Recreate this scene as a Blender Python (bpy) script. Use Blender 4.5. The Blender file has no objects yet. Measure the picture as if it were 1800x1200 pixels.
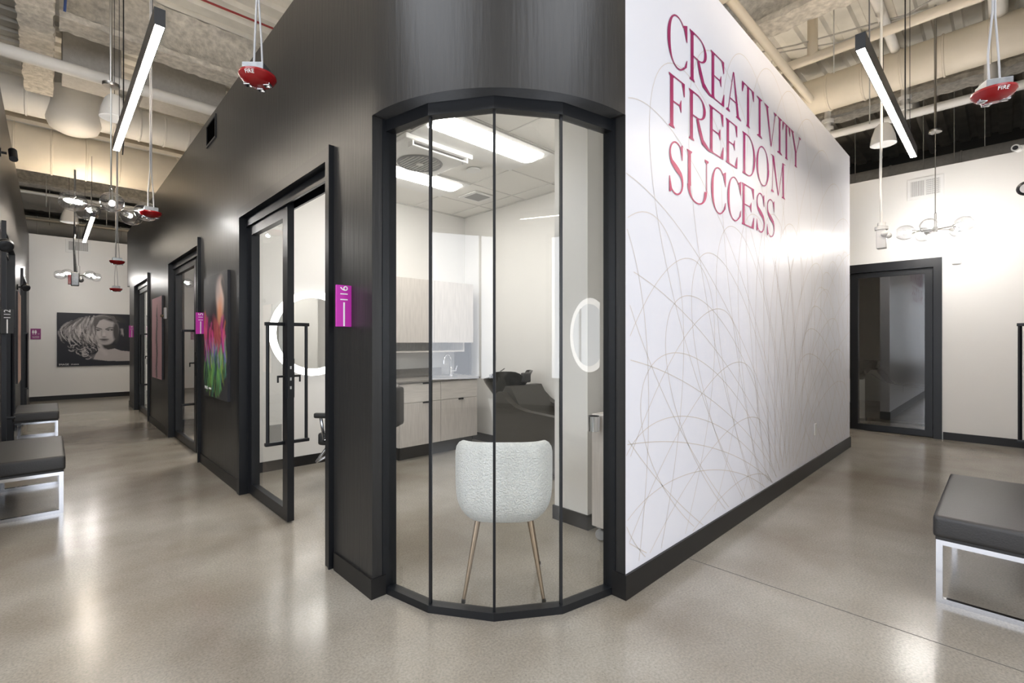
import bpy, bmesh, math, random
import numpy as np
from mathutils import Vector, Matrix
PI = math.pi
SC = bpy.context.scene
COL = SC.collection
random.seed(7)

# ------------------------------------------------------------------ camera, world, light, exposure
EYE = 1.35
cam = bpy.data.cameras.new('camera'); cam.sensor_width = 36; cam.lens = 839 / 1800 * 36; cam.clip_start = .02
cam_o = bpy.data.objects.new('camera', cam); COL.objects.link(cam_o)
cam_o.location = (0, 0, EYE); cam_o.rotation_euler = (PI / 2, 0, -math.radians(44.1))
SC.camera = cam_o
SC.view_settings.view_transform = 'Standard'; SC.view_settings.look = 'None'
SC.view_settings.gamma = 1; SC.view_settings.use_curve_mapping = False
SC.view_settings.exposure = 1.2
w = bpy.data.worlds.new('world'); SC.world = w; w.use_nodes = True
w.node_tree.nodes['Background'].inputs[0].default_value = (.75, .85, 1, 1)
w.node_tree.nodes['Background'].inputs[1].default_value = .6

def area(name, loc, size, power, color, aim):
    l = bpy.data.lights.new(name, 'AREA'); l.shape = 'RECTANGLE'; l.size, l.size_y = size
    l.energy = power; l.color = color
    o = bpy.data.objects.new(name, l); COL.objects.link(o); o.location = loc
    o.rotation_euler = Vector(aim).to_track_quat('-Z', 'Y').to_euler()
    return o
# added area lights for daylight, in assumed lobby windows behind the camera
DAY = (.86, .91, 1)
area('added_daylight_south', (1.4, -4.93, 2.0), (3.4, 2.7), 62, DAY, (0, 1, 0))
area('added_daylight_south', (-2.9, -4.93, 2.0), (2.6, 2.7), 34, DAY, (0, 1, 0))
area('added_daylight_west', (-4.93, 0.6, 2.0), (4.4, 2.7), 84, DAY, (1, 0, 0))
# unseen overhead area lights added to brighten the lobby; the roof has no openings
area('added_overhead_light', (1.5, -2.3, 5.52), (3.6, 2.6), 66, DAY, (0, 0, -1))
area('added_overhead_light', (-2.4, 1.6, 5.52), (2.6, 3.6), 72, DAY, (0, 0, -1))

# ------------------------------------------------------------------ materials
MATS = {}
def nm(name):
    m = bpy.data.materials.new(name); m.use_nodes = True
    n = m.node_tree.nodes; b = n['Principled BSDF']
    MATS[name] = m
    return m, m.node_tree, n, b
def mat(name, col, rough=.5, metal=0, spec=.5, bump=0, bscale=40, var=0, vscale=8, stretch=None, coat=0):
    m, t, n, b = nm(name)
    b.inputs['Base Color'].default_value = (*col, 1); b.inputs['Roughness'].default_value = rough
    b.inputs['Metallic'].default_value = metal; b.inputs['Specular IOR Level'].default_value = spec
    b.inputs['Coat Weight'].default_value = coat
    if bump or var:
        tc = n.new('ShaderNodeTexCoord'); mp = n.new('ShaderNodeMapping')
        t.links.new(tc.outputs['Object'], mp.inputs[0])
        if stretch: mp.inputs['Scale'].default_value = stretch
    if var:
        nz = n.new('ShaderNodeTexNoise'); nz.inputs['Scale'].default_value = vscale; nz.inputs['Detail'].default_value = 5
        t.links.new(mp.outputs[0], nz.inputs['Vector'])
        r = n.new('ShaderNodeValToRGB'); r.color_ramp.elements[0].position = .3; r.color_ramp.elements[1].position = .7
        r.color_ramp.elements[0].color = (*[c * (1 - var) for c in col], 1)
        r.color_ramp.elements[1].color = (*[min(1, c * (1 + var)) for c in col], 1)
        t.links.new(nz.outputs[0], r.inputs[0]); t.links.new(r.outputs[0], b.inputs['Base Color'])
    if bump:
        nz = n.new('ShaderNodeTexNoise'); nz.inputs['Scale'].default_value = bscale; nz.inputs['Detail'].default_value = 6
        t.links.new(mp.outputs[0], nz.inputs['Vector'])
        bp = n.new('ShaderNodeBump'); bp.inputs['Strength'].default_value = bump; bp.inputs['Distance'].default_value = .02
        t.links.new(nz.outputs[0], bp.inputs['Height']); t.links.new(bp.outputs[0], b.inputs['Normal'])
    return m
def emit(name, col, s):
    m, t, n, b = nm(name)
    b.inputs['Base Color'].default_value = (.8, .8, .8, 1)
    b.inputs['Emission Color'].default_value = (*col, 1); b.inputs['Emission Strength'].default_value = s
    return m
def glass(name, tint, base=.062, power=5, boost=1.0):
    m, t, n, b = nm(name); n.remove(b)
    tr = n.new('ShaderNodeBsdfTransparent'); tr.inputs[0].default_value = (*tint, 1)
    gl = n.new('ShaderNodeBsdfGlossy'); gl.inputs[0].default_value = (boost, boost, boost, 1); gl.inputs['Roughness'].default_value = 0.0
    lw = n.new('ShaderNodeLayerWeight'); lw.inputs[0].default_value = .5      # facing: the same from both sides
    pw = n.new('ShaderNodeMath'); pw.operation = 'POWER'; pw.inputs[1].default_value = power
    ma = n.new('ShaderNodeMath'); ma.operation = 'MULTIPLY_ADD'; ma.inputs[1].default_value = .92; ma.inputs[2].default_value = base
    t.links.new(lw.outputs['Facing'], pw.inputs[0]); t.links.new(pw.outputs[0], ma.inputs[0])
    mx = n.new('ShaderNodeMixShader')
    t.links.new(ma.outputs[0], mx.inputs[0]); t.links.new(tr.outputs[0], mx.inputs[1]); t.links.new(gl.outputs[0], mx.inputs[2])
    t.links.new(mx.outputs[0], n['Material Output'].inputs[0])
    return m
DARK = mat('charcoal_wallcovering', (.021, .0203, .0195), .38, spec=.5, bump=.10, bscale=14, var=.10, vscale=10, stretch=(3, 3, .25))
WHITE = mat('white_paint', (.80, .79, .77), .6, var=.01, vscale=2)
LOBBY = mat('warm_grey_paint', (.34, .33, .31), .6)
MURAL = mat('satin_mural_vinyl', (.78, .785, .835), .33, spec=.5, bump=.03, bscale=9, stretch=(2, 2, .3))
BLACK = mat('black_metal', (.006, .007, .009), .36, spec=.42)
BASE = mat('black_rubber_base', (.009, .0085, .0085), .42, spec=.4)
CEILW = mat('ceiling_tile_white', (.80, .79, .76), .8, bump=.05, bscale=200)
TBAR = mat('ceiling_grid_white', (.70, .69, .67), .5)
CREAM = mat('cream_painted_metal', (.78, .71, .59), .5, var=.05, vscale=3)
PALE = mat('pale_painted_metal', (.80, .79, .76), .5, var=.05, vscale=3)
DECKM = mat('deck_painted_metal', (.74, .72, .66), .6, var=.16, vscale=2.2)
ROUGHB = mat('sprayed_fireproofing', (.60, .57, .51), .95, bump=1.0, bscale=22, var=.25, vscale=14)
GREYC = mat('grey_conduit', (.45, .45, .46), .4)
GREYB = mat('grey_duct_board', (.50, .49, .465), .8, bump=.15, bscale=60, var=.08, vscale=20)
CHROME = mat('chrome', (.62, .63, .66), .08, metal=1)
STEEL = mat('brushed_steel', (.6, .6, .6), .28, metal=1)
NICKEL = mat('satin_nickel', (.42, .41, .39), .3, metal=1)
GALV = mat('galvanized_steel', (.26, .27, .28), .38, metal=.9, var=.15, vscale=30)
LEATHER = mat('charcoal_leather', (.030, .029, .029), .40, bump=.08, bscale=120)
BLEATH = mat('black_leather', (.018, .018, .018), .4)
SLEATH = mat('shampoo_leather', (.042, .039, .033), .45, bump=.05, bscale=90)
BOWLM = mat('black_ceramic', (.02, .022, .02), .12, coat=.3)
BRONZE = mat('bronze_leg', (.26, .19, .125), .30, metal=.75)
BOUCLE = mat('white_boucle', (.76, .77, .75), .95, bump=.9, bscale=120, var=.06, vscale=90)
WOODW = mat('whitewashed_wood', (.60, .56, .525), .5, var=.09, vscale=9, stretch=(7, 7, .5))
WOODH = mat('whitewashed_wood_cross_grain', (.66, .62, .58), .5, var=.09, vscale=9, stretch=(.5, 7, 9))
COUNTER = mat('grey_worktop', (.23, .215, .20), .35, var=.06, vscale=40)
RED = mat('red_plastic', (.27, .006, .008), .25)
MAGENTA = mat('magenta_acrylic', (.55, .03, .42), .35)
SIGNW = mat('white_lettering', (.9, .9, .9), .5)
SIGNB = mat('sign_black', (.03, .03, .03), .5)
SIGNG = mat('sign_grey', (.62, .6, .6), .5)
WPLAST = mat('white_plastic', (.78, .78, .77), .4)
GREYP = mat('grille_grey', (.33, .33, .33), .6)
DARKG = mat('slot_dark', (.06, .06, .06), .7)
VOID = mat('vent_black', (.001, .001, .001), .9, spec=0)
TAN = mat('tan_fabric', (.50, .30, .17), .8, var=.06, vscale=5, stretch=(6, 6, .2))
MIRROR = mat('mirror_silver', (.86, .87, .86), .02, metal=1)
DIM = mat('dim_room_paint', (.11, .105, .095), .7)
LINEM = mat('tan_print_line', (.67, .61, .55), .5)
REDW = mat('red_cable', (.25, .02, .02), .5)
BLUEW = mat('blue_cable', (.05, .09, .25), .5)
GLASS = glass('clear_glass', (.95, .96, .95))
GLASSD = glass('tinted_door_glass', (.80, .82, .82), .15)
GLOBE = glass('globe_glass', (.95, .96, .98), .09, 2.2)
TUBE = emit('led_strip', (1, .88, .74), 24)
UPL = emit('led_uplight', (1, .83, .64), 46)
BULB = emit('bulb', (1, .95, .89), 195)
PANEL = emit('troffer_lens', (1, .96, .90), 12)
PANEL2 = emit('added_troffer_lens', (1, .96, .90), 34)  # stronger lens for the lights added in the second and third studios
RING = emit('mirror_ring_light', (1, .97, .93), 2.6)
LENSC = emit('speaker_led', (.9, .95, 1), 2)

def floor_material():
    m, t, n, b = nm('polished_concrete')
    tc = n.new('ShaderNodeTexCoord')
    def noise(s, d=5):
        z = n.new('ShaderNodeTexNoise'); z.inputs['Scale'].default_value = s; z.inputs['Detail'].default_value = d
        t.links.new(tc.outputs['Object'], z.inputs['Vector']); return z
    def ramp(src, p0, c0, p1, c1):
        r = n.new('ShaderNodeValToRGB'); e = r.color_ramp.elements
        e[0].position = p0; e[1].position = p1; e[0].color = (*c0, 1); e[1].color = (*c1, 1)
        t.links.new(src, r.inputs[0]); return r
    a = ramp(noise(1.3, 8).outputs[0], .34, (.225, .197, .158), .66, (.335, .312, .272))
    f = ramp(noise(95, 3).outputs[0], .35, (.84, .84, .84), .65, (1.08, 1.08, 1.08))
    v = n.new('ShaderNodeTexVoronoi'); v.inputs['Scale'].default_value = 55
    t.links.new(tc.outputs['Object'], v.inputs['Vector'])
    sp = ramp(v.outputs['Distance'], .06, (.62, .62, .62), .16, (1, 1, 1))
    def mul(x, y):
        k = n.new('ShaderNodeMix'); k.data_type = 'RGBA'; k.blend_type = 'MULTIPLY'; k.inputs[0].default_value = 1
        t.links.new(x, k.inputs[6]); t.links.new(y, k.inputs[7]); return k.outputs[2]
    t.links.new(mul(mul(a.outputs[0], f.outputs[0]), sp.outputs[0]), b.inputs['Base Color'])
    rr = n.new('ShaderNodeMapRange'); rr.inputs[1].default_value = .3; rr.inputs[2].default_value = .7
    rr.inputs[3].default_value = .17; rr.inputs[4].default_value = .30
    n.remove(rr); b.inputs['Roughness'].default_value = .19
    b.inputs['Specular IOR Level'].default_value = .62
    return m
FLOOR = floor_material()
def vcol_material(name, rough):
    m, t, n, b = nm(name)
    a = n.new('ShaderNodeVertexColor'); a.layer_name = 'Col'
    t.links.new(a.outputs[0], b.inputs['Base Color']); b.inputs['Roughness'].default_value = rough
    return m
ARTM = vcol_material('printed_canvas', .5)
LETM = None

# ------------------------------------------------------------------ mesh helpers
class MB:
    def __init__(s): s.bm = bmesh.new()
    def faces(s, vs, fs):
        v = [s.bm.verts.new(p) for p in vs]
        for f in fs:
            try: s.bm.faces.new([v[i] for i in f])
            except ValueError: pass
        return s
    def box(s, x0, x1, y0, y1, z0, z1):
        return s.faces([(x, y, z) for x in (x0, x1) for y in (y0, y1) for z in (z0, z1)],
            [(0, 1, 3, 2), (4, 6, 7, 5), (0, 4, 5, 1), (2, 3, 7, 6), (0, 2, 6, 4), (1, 5, 7, 3)])
    def bbox(s, x0, x1, y0, y1, z0, z1, r, seg=3):
        t = bmesh.new(); u = MB(); u.bm = t; u.box(x0, x1, y0, y1, z0, z1)
        bmesh.ops.bevel(t, geom=t.edges[:], offset=r, segments=seg, profile=.6, affect='EDGES')
        me = bpy.data.meshes.new('tmp'); t.to_mesh(me); s.bm.from_mesh(me); bpy.data.meshes.remove(me); return s
    def prism(s, pts, z0, z1):
        n = len(pts)
        return s.faces([(x, y, z0) for x, y in pts] + [(x, y, z1) for x, y in pts],
            [tuple(range(n))[::-1], tuple(range(n, 2 * n))] + [(i, (i + 1) % n, n + (i + 1) % n, n + i) for i in range(n)])
    def tube(s, pts, r, seg=10, caps=True):
        pts = [Vector(p) for p in pts]; R = r if isinstance(r, (list, tuple)) else [r] * len(pts)
        rings = []; up = None
        for i, p in enumerate(pts):
            d = (pts[min(i + 1, len(pts) - 1)] - pts[max(i - 1, 0)]).normalized()
            if up is None:
                up = Vector((0, 0, 1)) if abs(d.z) < .9 else Vector((1, 0, 0))
            a = d.cross(up).normalized(); b = a.cross(d).normalized(); up = b
            rings.append([s.bm.verts.new(p + (a * math.cos(2 * PI * k / seg) + b * math.sin(2 * PI * k / seg)) * R[i]) for k in range(seg)])
        for q, w2 in zip(rings, rings[1:]):
            for k in range(seg): s.bm.faces.new((q[k], q[(k + 1) % seg], w2[(k + 1) % seg], w2[k]))
        if caps: s.bm.faces.new(rings[0]); s.bm.faces.new(rings[-1][::-1])
        return s
    def lathe(s, prof, c=(0, 0, 0), axis=(0, 0, 1), seg=24):
        ax = Vector(axis).normalized(); up = Vector((1, 0, 0)) if abs(ax.x) < .9 else Vector((0, 1, 0))
        a = ax.cross(up).normalized(); b = ax.cross(a); c = Vector(c); rings = []
        for r, h in prof:
            rings.append([s.bm.verts.new(c + ax * h + (a * math.cos(2 * PI * k / seg) + b * math.sin(2 * PI * k / seg)) * max(r, 1e-5)) for k in range(seg)])
        for q, w2 in zip(rings, rings[1:]):
            for k in range(seg): s.bm.faces.new((q[k], q[(k + 1) % seg], w2[(k + 1) % seg], w2[k]))
        return s
    def ball(s, c, r, seg=20, axis=(0, 0, 1), t0=0, t1=PI):
        rx, rz = r if isinstance(r, (tuple, list)) else (r, r)
        return s.lathe([(rx * math.sin(t0 + (t1 - t0) * i / 12), -rz * math.cos(t0 + (t1 - t0) * i / 12)) for i in range(13)], c, axis, seg)
    def build(s, name, m, parent=None, smooth=False, kind=None, label=None, auto=None):
        bmesh.ops.remove_doubles(s.bm, verts=s.bm.verts[:], dist=1e-6)
        bmesh.ops.recalc_face_normals(s.bm, faces=s.bm.faces[:])
        if parent is not None and 'org' in parent:
            o = Vector(parent['org']); bmesh.ops.translate(s.bm, verts=s.bm.verts[:], vec=-o)
        if smooth:
            for f in s.bm.faces: f.smooth = True
            for e in s.bm.edges:
                if len(e.link_faces) == 2 and e.calc_face_angle() > math.radians(auto or 40): e.smooth = False
        me = bpy.data.meshes.new(name); s.bm.to_mesh(me); s.bm.free()
        if m: me.materials.append(m)
        o = bpy.data.objects.new(name, me); COL.objects.link(o)
        if parent is not None:
            o.parent = parent
            if 'org' in parent: ORG[o.name] = tuple(parent['org']); o['org'] = parent['org']
        if kind: o['kind'] = kind
        if label: o['label'] = label
        return o
ORG = {}
def thing(name, label, cat, loc=(0, 0, 0), group=None, kind=None):
    o = bpy.data.objects.new(name, None); COL.objects.link(o); o.empty_display_size = .1
    o.location = loc; o['org'] = tuple(loc)
    if label: o['label'] = label
    if cat: o['category'] = cat
    if group: o['group'] = group
    if kind: o['kind'] = kind
    return o
def solo(o, label, cat, group=None, kind=None):
    o['label'] = label; o['category'] = cat
    if group: o['group'] = group
    if kind: o['kind'] = kind
    return o
def dup(root, loc, rz=None, label=None, group=None):
    r = root.copy(); COL.objects.link(r); r.location = loc
    if rz is not None: r.rotation_euler = (0, 0, rz)
    if label: r['label'] = label
    if group: r['group'] = group
    for ch in list(root.children):
        c = ch.copy(); COL.objects.link(c); c.parent = r
        for g in list(ch.children):
            d = g.copy(); COL.objects.link(d); d.parent = c
    return r
def text_mesh(txt, size):
    c = bpy.data.curves.new('t', 'FONT'); c.body = txt; c.size = size; c.align_x = 'CENTER'; c.align_y = 'CENTER'; c.extrude = .0008
    o = bpy.data.objects.new('t', c); COL.objects.link(o)
    dg = bpy.context.evaluated_depsgraph_get(); dg.update()
    me = bpy.data.meshes.new_from_object(o.evaluated_get(dg)); bpy.data.objects.remove(o); return me
def text(name, txt, size, m, parent, loc, rot):
    me = text_mesh(txt, size); me.materials.clear(); me.materials.append(m)
    o = bpy.data.objects.new(name, me); COL.objects.link(o); o.parent = parent
    pl = Vector(parent['org']) if 'org' in parent else Vector()
    o.location = Vector(loc) - pl; o.rotation_euler = rot
    return o
RX = (PI / 2, 0, 0)                       # lettering that faces -Y
R_LEFT = (PI / 2, 0, -PI / 2)             # lettering that faces -X
a44 = math.radians(44.1); VW = (math.sin(a44), math.cos(a44)); RT = (math.cos(a44), -math.sin(a44))

# ------------------------------------------------------------------ floor and walls
WT = 3.72; X0 = 1.217; X1 = 1.357; Y0 = 1.382; Y1 = 1.515; SOFF = 2.536
f = MB(); f.box(-5.2, 14, -5.2, 23, -.1, 0); fl = f.build('floor', FLOOR, kind='structure')
j = MB(); j.box(2.857, 2.861, -5, 1.38, .0002, .0009).box(-5, 1.2, 7.9, 7.904, .0002, .0009); j.build('control_joint', DARKG, fl)

# dark wall along the left corridor with three door openings, and the curved bulkhead over the corner window
DOORS = [(2.80, 4.73), (6.28, 8.22), (10.09, 11.98)]
b = MB(); y = 2.311
for (a0, a1) in DOORS:
    b.box(X0, X1, y, a0, 0, SOFF); y = a1
b.box(X0, X1, y, 12.88, 0, SOFF)
for (a0, a1) in DOORS: b.box(X0 + .001, X1 - .001, a0, a1, 2.49, SOFF)
b.box(X0, X1, 12.88, 13.3, SOFF, WT)
b.box(X0, X1, 2.311, 12.88, SOFF, WT)
b.build('wall_dark', DARK, kind='structure'); b = MB()
N = 40; cx, cy = 2.166, 2.311; ra, rb = cx - X0, cy - Y0
out = [(cx - ra * math.cos(PI / 2 * i / N), cy - rb * math.sin(PI / 2 * i / N)) for i in range(N + 1)]
inn = [(cx - (ra - .24) * math.cos(PI / 2 * i / N), cy - (rb - .24) * math.sin(PI / 2 * i / N)) for i in range(N + 1)]
for i in range(N):
    b.prism([out[i], out[i + 1], inn[i + 1], inn[i]], SOFF, WT)
bmesh.ops.remove_doubles(b.bm, verts=b.bm.verts[:], dist=1e-5)
b.build('wall_curved_head', DARK, kind='structure', smooth=True, auto=30)
# mural wall
b = MB(); b.box(cx, 7.37, Y0, Y1, 0, WT)
mural = b.build('wall_mural', MURAL, kind='structure')
b = MB(); b.box(cx - .0015, cx, Y0 - .001, Y1, 0, SOFF); b.build('wall_end', DARK, mural)
# inside white lining of the corner studio
b = MB(); b.box(X1, X1 + .012, 2.33, 2.78, 0, 3.1).box(X1, X1 + .012, 4.75, 5.33, 0, 3.1).box(X1, X1 + .012, 2.78, 4.75, 2.5, 3.1)
b.box(cx + .01, 4.23, Y1, Y1 + .012, 0, 3.1)
b.build('wall_studio_lining', WHITE, kind='structure')
b = MB(); b.box(X1, 4.35, 5.33, 5.45, 0, WT - .02); b.build('wall_studio_back', WHITE, kind='structure')
b = MB(); b.box(4.23, 4.35, Y1, 5.33, 0, WT - .02); b.build('wall_studio_right', WHITE, kind='structure')
b = MB(); b.box(2.77, 3.3, 2.08, 2.39, 0, 3.1); b.build('wall_studio_column', WHITE, kind='structure')
b = MB(); b.box(2.758, 2.77, 2.07, 2.402, 0, .105).box(2.758, 3.3, 2.068, 2.08, 0, .105).box(2.758, 3.3, 2.39, 2.402, 0, .105)
b.build('baseboard_column', BASE, kind='structure')
b = MB(); b.box(X1 + .012, 4.23, 5.318, 5.33, 0, .105).box(4.218, 4.23, 2.4, 5.318, 0, .105)
b.build('baseboard_studio', BASE, kind='structure')
# left corridor, opposite wall
LX = -.33
LD = [(6.72, 8.69), (10.87, 12.82)]
b = MB(); y = 4.5
for a0, a1 in LD: b.box(LX - .13, LX, y, a0, 0, 2.49); y = a1
b.box(LX - .13, LX, y, 15.2, 0, 2.49); b.box(LX - .13, LX, 4.5, 15.2, 2.49, WT)
b.build('wall_left', DARK, kind='structure')
b = MB()
for y0, y1 in ((4.5, 6.7), (8.71, 10.85), (12.84, 15.2)): b.box(LX, LX + .012, y0, y1, 0, .105)
b.build('baseboard_left', BASE, kind='structure')
b = MB(); b.box(-.5, 6, 15.2, 15.33, 0, 3.77); b.build('wall_far_left', WHITE, kind='structure')
b = MB(); b.box(-.33, 6, 15.188, 15.2, 0, .105); b.build('baseboard_far_left', BASE, kind='structure')
b = MB()
for y0, y1 in ((2.311, 2.76), (4.76, 6.25), (8.26, 10.06), (12.01, 12.88)): b.box(X0 - .012, X0, y0, y1, 0, .105)
b.box(X0 - .012, X1, 12.88, 12.892, 0, .105)
b.box(X0 - .012, X0 + .075, 2.299, 2.311, 0, .105)
b.build('baseboard_dark', BASE, kind='structure')
b = MB(); b.box(cx - .012, 7.382, Y0 - .012, Y0, 0, .13).box(7.37, 7.382, Y0, Y1, 0, .13).box(cx - .012, cx - .0015, Y0, Y0 + .075, 0, .13)
b.build('baseboard_mural', BASE, kind='structure')
# walls between the studios along the left corridor
b = MB(); b.box(X1, 6, 9.1, 9.2, 0, WT - .02); b.build('wall_partition', WHITE, kind='structure')
b = MB(); b.box(X1, 6, 12.88, 13.0, 0, WT - .02); b.build('wall_partition', WHITE, kind='structure')
b = MB(); b.box(4.4, 4.5, 5.45, 12.88, 0, WT - .02); b.build('wall_partition', WHITE, kind='structure')
b = MB(); b.box(X1, 4.4, 5.45, 12.88, 3.1, 3.14); b.build('ceiling_studios', CEILW, kind='structure')
b = MB(); b.box(X1, 4.4, 9.088, 9.1, 0, .105); b.build('baseboard_partition', BASE, kind='structure')
# right corridor
RY = -.21
RDX = (5.1, 7.05)
b = MB(); b.box(3.6, RDX[0], RY - .13, RY, 0, 2.49).box(RDX[1], 8.85, RY - .13, RY, 0, 2.49).box(3.6, 8.85, RY - .13, RY, 2.49, WT)
b.build('wall_opposite', WHITE, kind='structure')
b = MB(); b.box(3.6, RDX[0] - .02, RY, RY + .012, 0, .105).box(RDX[1] + .02, 8.85, RY, RY + .012, 0, .105); b.build('baseboard_opposite', BASE, kind='structure')
FX = 8.85
b = MB(); b.box(FX, FX + .13, -.34, .62, 0, 3.77).box(FX, FX + .13, 2.45, 5.4, 0, 3.77).box(FX, FX + .13, .62, 2.45, 2.49, 3.77)
b.build('wall_far_right', WHITE, kind='structure')
b = MB(); b.box(FX - .012, FX, RY, .59, 0, .105).box(FX - .012, FX, 2.48, 5.4, 0, .105); b.build('baseboard_far_right', BASE, kind='structure')
b = MB(); b.box(4.35, FX, 5.3, 5.4, 0, WT); b.build('wall_cross', WHITE, kind='structure')
# unlit studio behind the far right door
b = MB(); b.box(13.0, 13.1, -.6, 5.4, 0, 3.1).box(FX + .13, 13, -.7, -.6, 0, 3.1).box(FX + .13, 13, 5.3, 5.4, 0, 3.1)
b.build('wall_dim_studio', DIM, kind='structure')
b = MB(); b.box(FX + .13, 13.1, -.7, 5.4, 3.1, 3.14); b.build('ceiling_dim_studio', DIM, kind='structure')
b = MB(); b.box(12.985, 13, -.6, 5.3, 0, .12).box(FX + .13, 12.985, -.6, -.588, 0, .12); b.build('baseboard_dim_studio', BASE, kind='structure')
# lobby behind the camera, frames added around the daylight area lights
b = MB(); b.box(-5.1, -5, -5, 4.5, 0, 5.6).box(-5, 3.9, -5.1, -5, 0, 5.6).box(3.9, 4.0, -5.1, RY - .13, 0, 5.6).box(-5, LX - .13, 4.5, 4.6, 0, WT).box(3.6, 3.9, -.45, RY - .13, 0, WT)
b.build('wall_lobby', LOBBY, kind='structure')
b = MB(); b.box(3.888, 3.9, -5, -.45, 0, .105).box(-5, 3.888, -5, -4.988, 0, .105).box(-5, -4.988, -5, 4.5, 0, .105); b.build('baseboard_lobby', BASE, kind='structure')
for k, (x0, x1, ax) in enumerate([(-.35, 3.15, 'y'), (-4.25, -1.55, 'y'), (-1.65, 2.85, 'x')]):
    b = MB()
    def fr(u0, u1, z0, z1):
        if ax == 'y': b.box(u0, u1, -4.99, -4.90, z0, z1)
        else: b.box(-4.99, -4.90, u0, u1, z0, z1)
    fr(x0 - .06, x0, .58, 3.42); fr(x1, x1 + .06, .58, 3.42); fr(x0, x1, .58, .64); fr(x0, x1, 3.36, 3.42)
    m_ = (x1 - x0) / 3
    fr(x0 + m_ - .02, x0 + m_ + .02, .64, 3.36); fr(x1 - m_ - .02, x1 - m_ + .02, .64, 3.36)
    b.build('window_%d' % (k + 2), BLACK, kind='structure')  # unseen frame added to go with its area light; the wall stays solid
# outer shell of the building, far behind everything
b = MB(); b.box(-5.2, 14, 23, 23.1, 0, 5.72).box(14, 14.1, -5.2, 23, 0, 5.72).box(-5.2, -5.1, 4.6, 23, 0, 5.72).box(4.0, 14, -5.2, -5.1, 0, 5.72)
b.build('wall_outer_shell', DIM, kind='structure')

# roof deck with ribs running along X
dk = bmesh.new(); b = MB(); y = -5.2; prof = []
while y < 23.2:
    prof += [(y, 5.6), (y + .17, 5.6), (y + .195, 5.66), (y + .275, 5.66)]; y += .3
vs = [(x, yy, z) for x in (-5.2, 14.1) for yy, z in prof]; n = len(prof)
b.faces(vs, [(i, i + 1, n + i + 1, n + i) for i in range(n - 1)])
b.box(-5.2, 14.1, -5.2, 23.2, 5.7, 5.75)
b.build('ceiling', DECKM, kind='structure')

# ------------------------------------------------------------------ beams, ducts and pipes under the roof
def beam(name, label, p0, p1, wid, hgt, m=ROUGHB, jit=.012, group=None):
    """I-shaped beam covered in sprayed fireproofing; p is the middle of the bottom flange."""
    p0, p1 = Vector(p0), Vector(p1); d = (p1 - p0); L = d.length; d.normalize(); s_ = Vector((-d.y, d.x, 0))
    w2, t, wb = wid / 2, .07, .05
    pr = [(-w2, 0), (w2, 0), (w2, t), (wb + .04, t + .03), (wb, t + .08), (wb, hgt - .1), (w2, hgt - .05), (w2, hgt), (-w2, hgt), (-w2, hgt - .05), (-wb, hgt - .1), (-wb, t + .08), (-wb - .04, t + .03), (-w2, t)]
    n_ = max(8, int(L / .07)); bb = MB(); rings = []
    rnd = random.Random(int(L * 100))
    for i in range(n_ + 1):
        c = p0 + d * (L * i / n_)
        rings.append([bb.bm.verts.new(c + s_ * (a + rnd.uniform(-jit, jit)) + Vector((0, 0, z + rnd.uniform(-jit, jit)))) for a, z in pr])
    for q, r in zip(rings, rings[1:]):
        for k in range(len(pr)): bb.bm.faces.new((q[k], q[(k + 1) % len(pr)], r[(k + 1) % len(pr)], r[k]))
    o = bb.build(name, m, smooth=True, auto=60); solo(o, label, 'ceiling beam', group); return o
def duct(label, p0, p1, r, m, pitch=.42, name='round_duct'):
    p0, p1 = Vector(p0), Vector(p1); d = p1 - p0; L = d.length; pr = []; h = 0; k = 0
    while h < L:
        pr += [(r, h), (r, h + pitch - .03), (r + .013, h + pitch - .024), (r + .013, h + pitch - .006), (r, h + pitch)]; h += pitch; k += 1
    bb = MB(); bb.lathe(pr, p0, d, 48)
    o = bb.build(name, m, smooth=True, auto=35); solo(o, label, 'duct'); return o
def pipe(label, pts, r, m, name='ceiling_pipe', cat='pipe', group=None, seg=14):
    bb = MB(); bb.tube(pts, r, seg)
    return solo(bb.build(name, m, smooth=True), label, cat, group)
beam('ceiling_beam', 'rough sprayed beam crossing above the near end of the left corridor', (.08, 7.55, 5.0), (4.6, 7.55, 5.0), .34, .58)
beam('ceiling_beam', 'rough sprayed beam running lengthwise above the left corridor at the top left corner', (-.11, -4.9, 5.0), (-.11, 9.9, 5.0), .30, .58)
beam('ceiling_beam', 'rough sprayed beam seen above the far end of the left corridor below the big duct', (-5, 15.75, 4.98), (8, 15.75, 4.98), .36, .6)
beam('ceiling_beam', 'whitish sprayed beam just above the far left wall under the dark roof', (-5, 17.4, 4.72), (8, 17.4, 4.72), .22, .4, PALE)
beam('ceiling_beam', 'rough sprayed beam crossing above the mural wall at the top', (6.05, -4.9, 5.0), (6.05, 13, 5.0), .34, .58)
beam('ceiling_beam', 'rough sprayed beam behind the cream duct over the right corridor', (9.3, -4.9, 5.0), (9.3, 13, 5.0), .36, .58)
duct('large pale round duct with ribbed seams above the left corridor, the higher of two', (-5, 10.3, 5.05), (5.8, 10.3, 5.05), .26, PALE, .34)
duct('large cream round duct lit warm from below above the left corridor chandelier', (-5, 10.85, 4.44), (8, 10.85, 4.44), .35, CREAM, .42)
duct('dim grey-cream duct lying above the far left white wall', (-5, 16.7, 4.22), (8, 16.7, 4.22), .23, PALE, .8)
duct('cream round duct with ribbed seams crossing above the right corridor light', (8.3, -4.9, 5.04), (8.3, 13, 5.04), .25, CREAM, .42)
duct('long dim brown duct above the far right white wall', (10.6, -4.9, 4.2), (10.6, 13, 4.2), .22, GREYB, .9)
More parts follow.
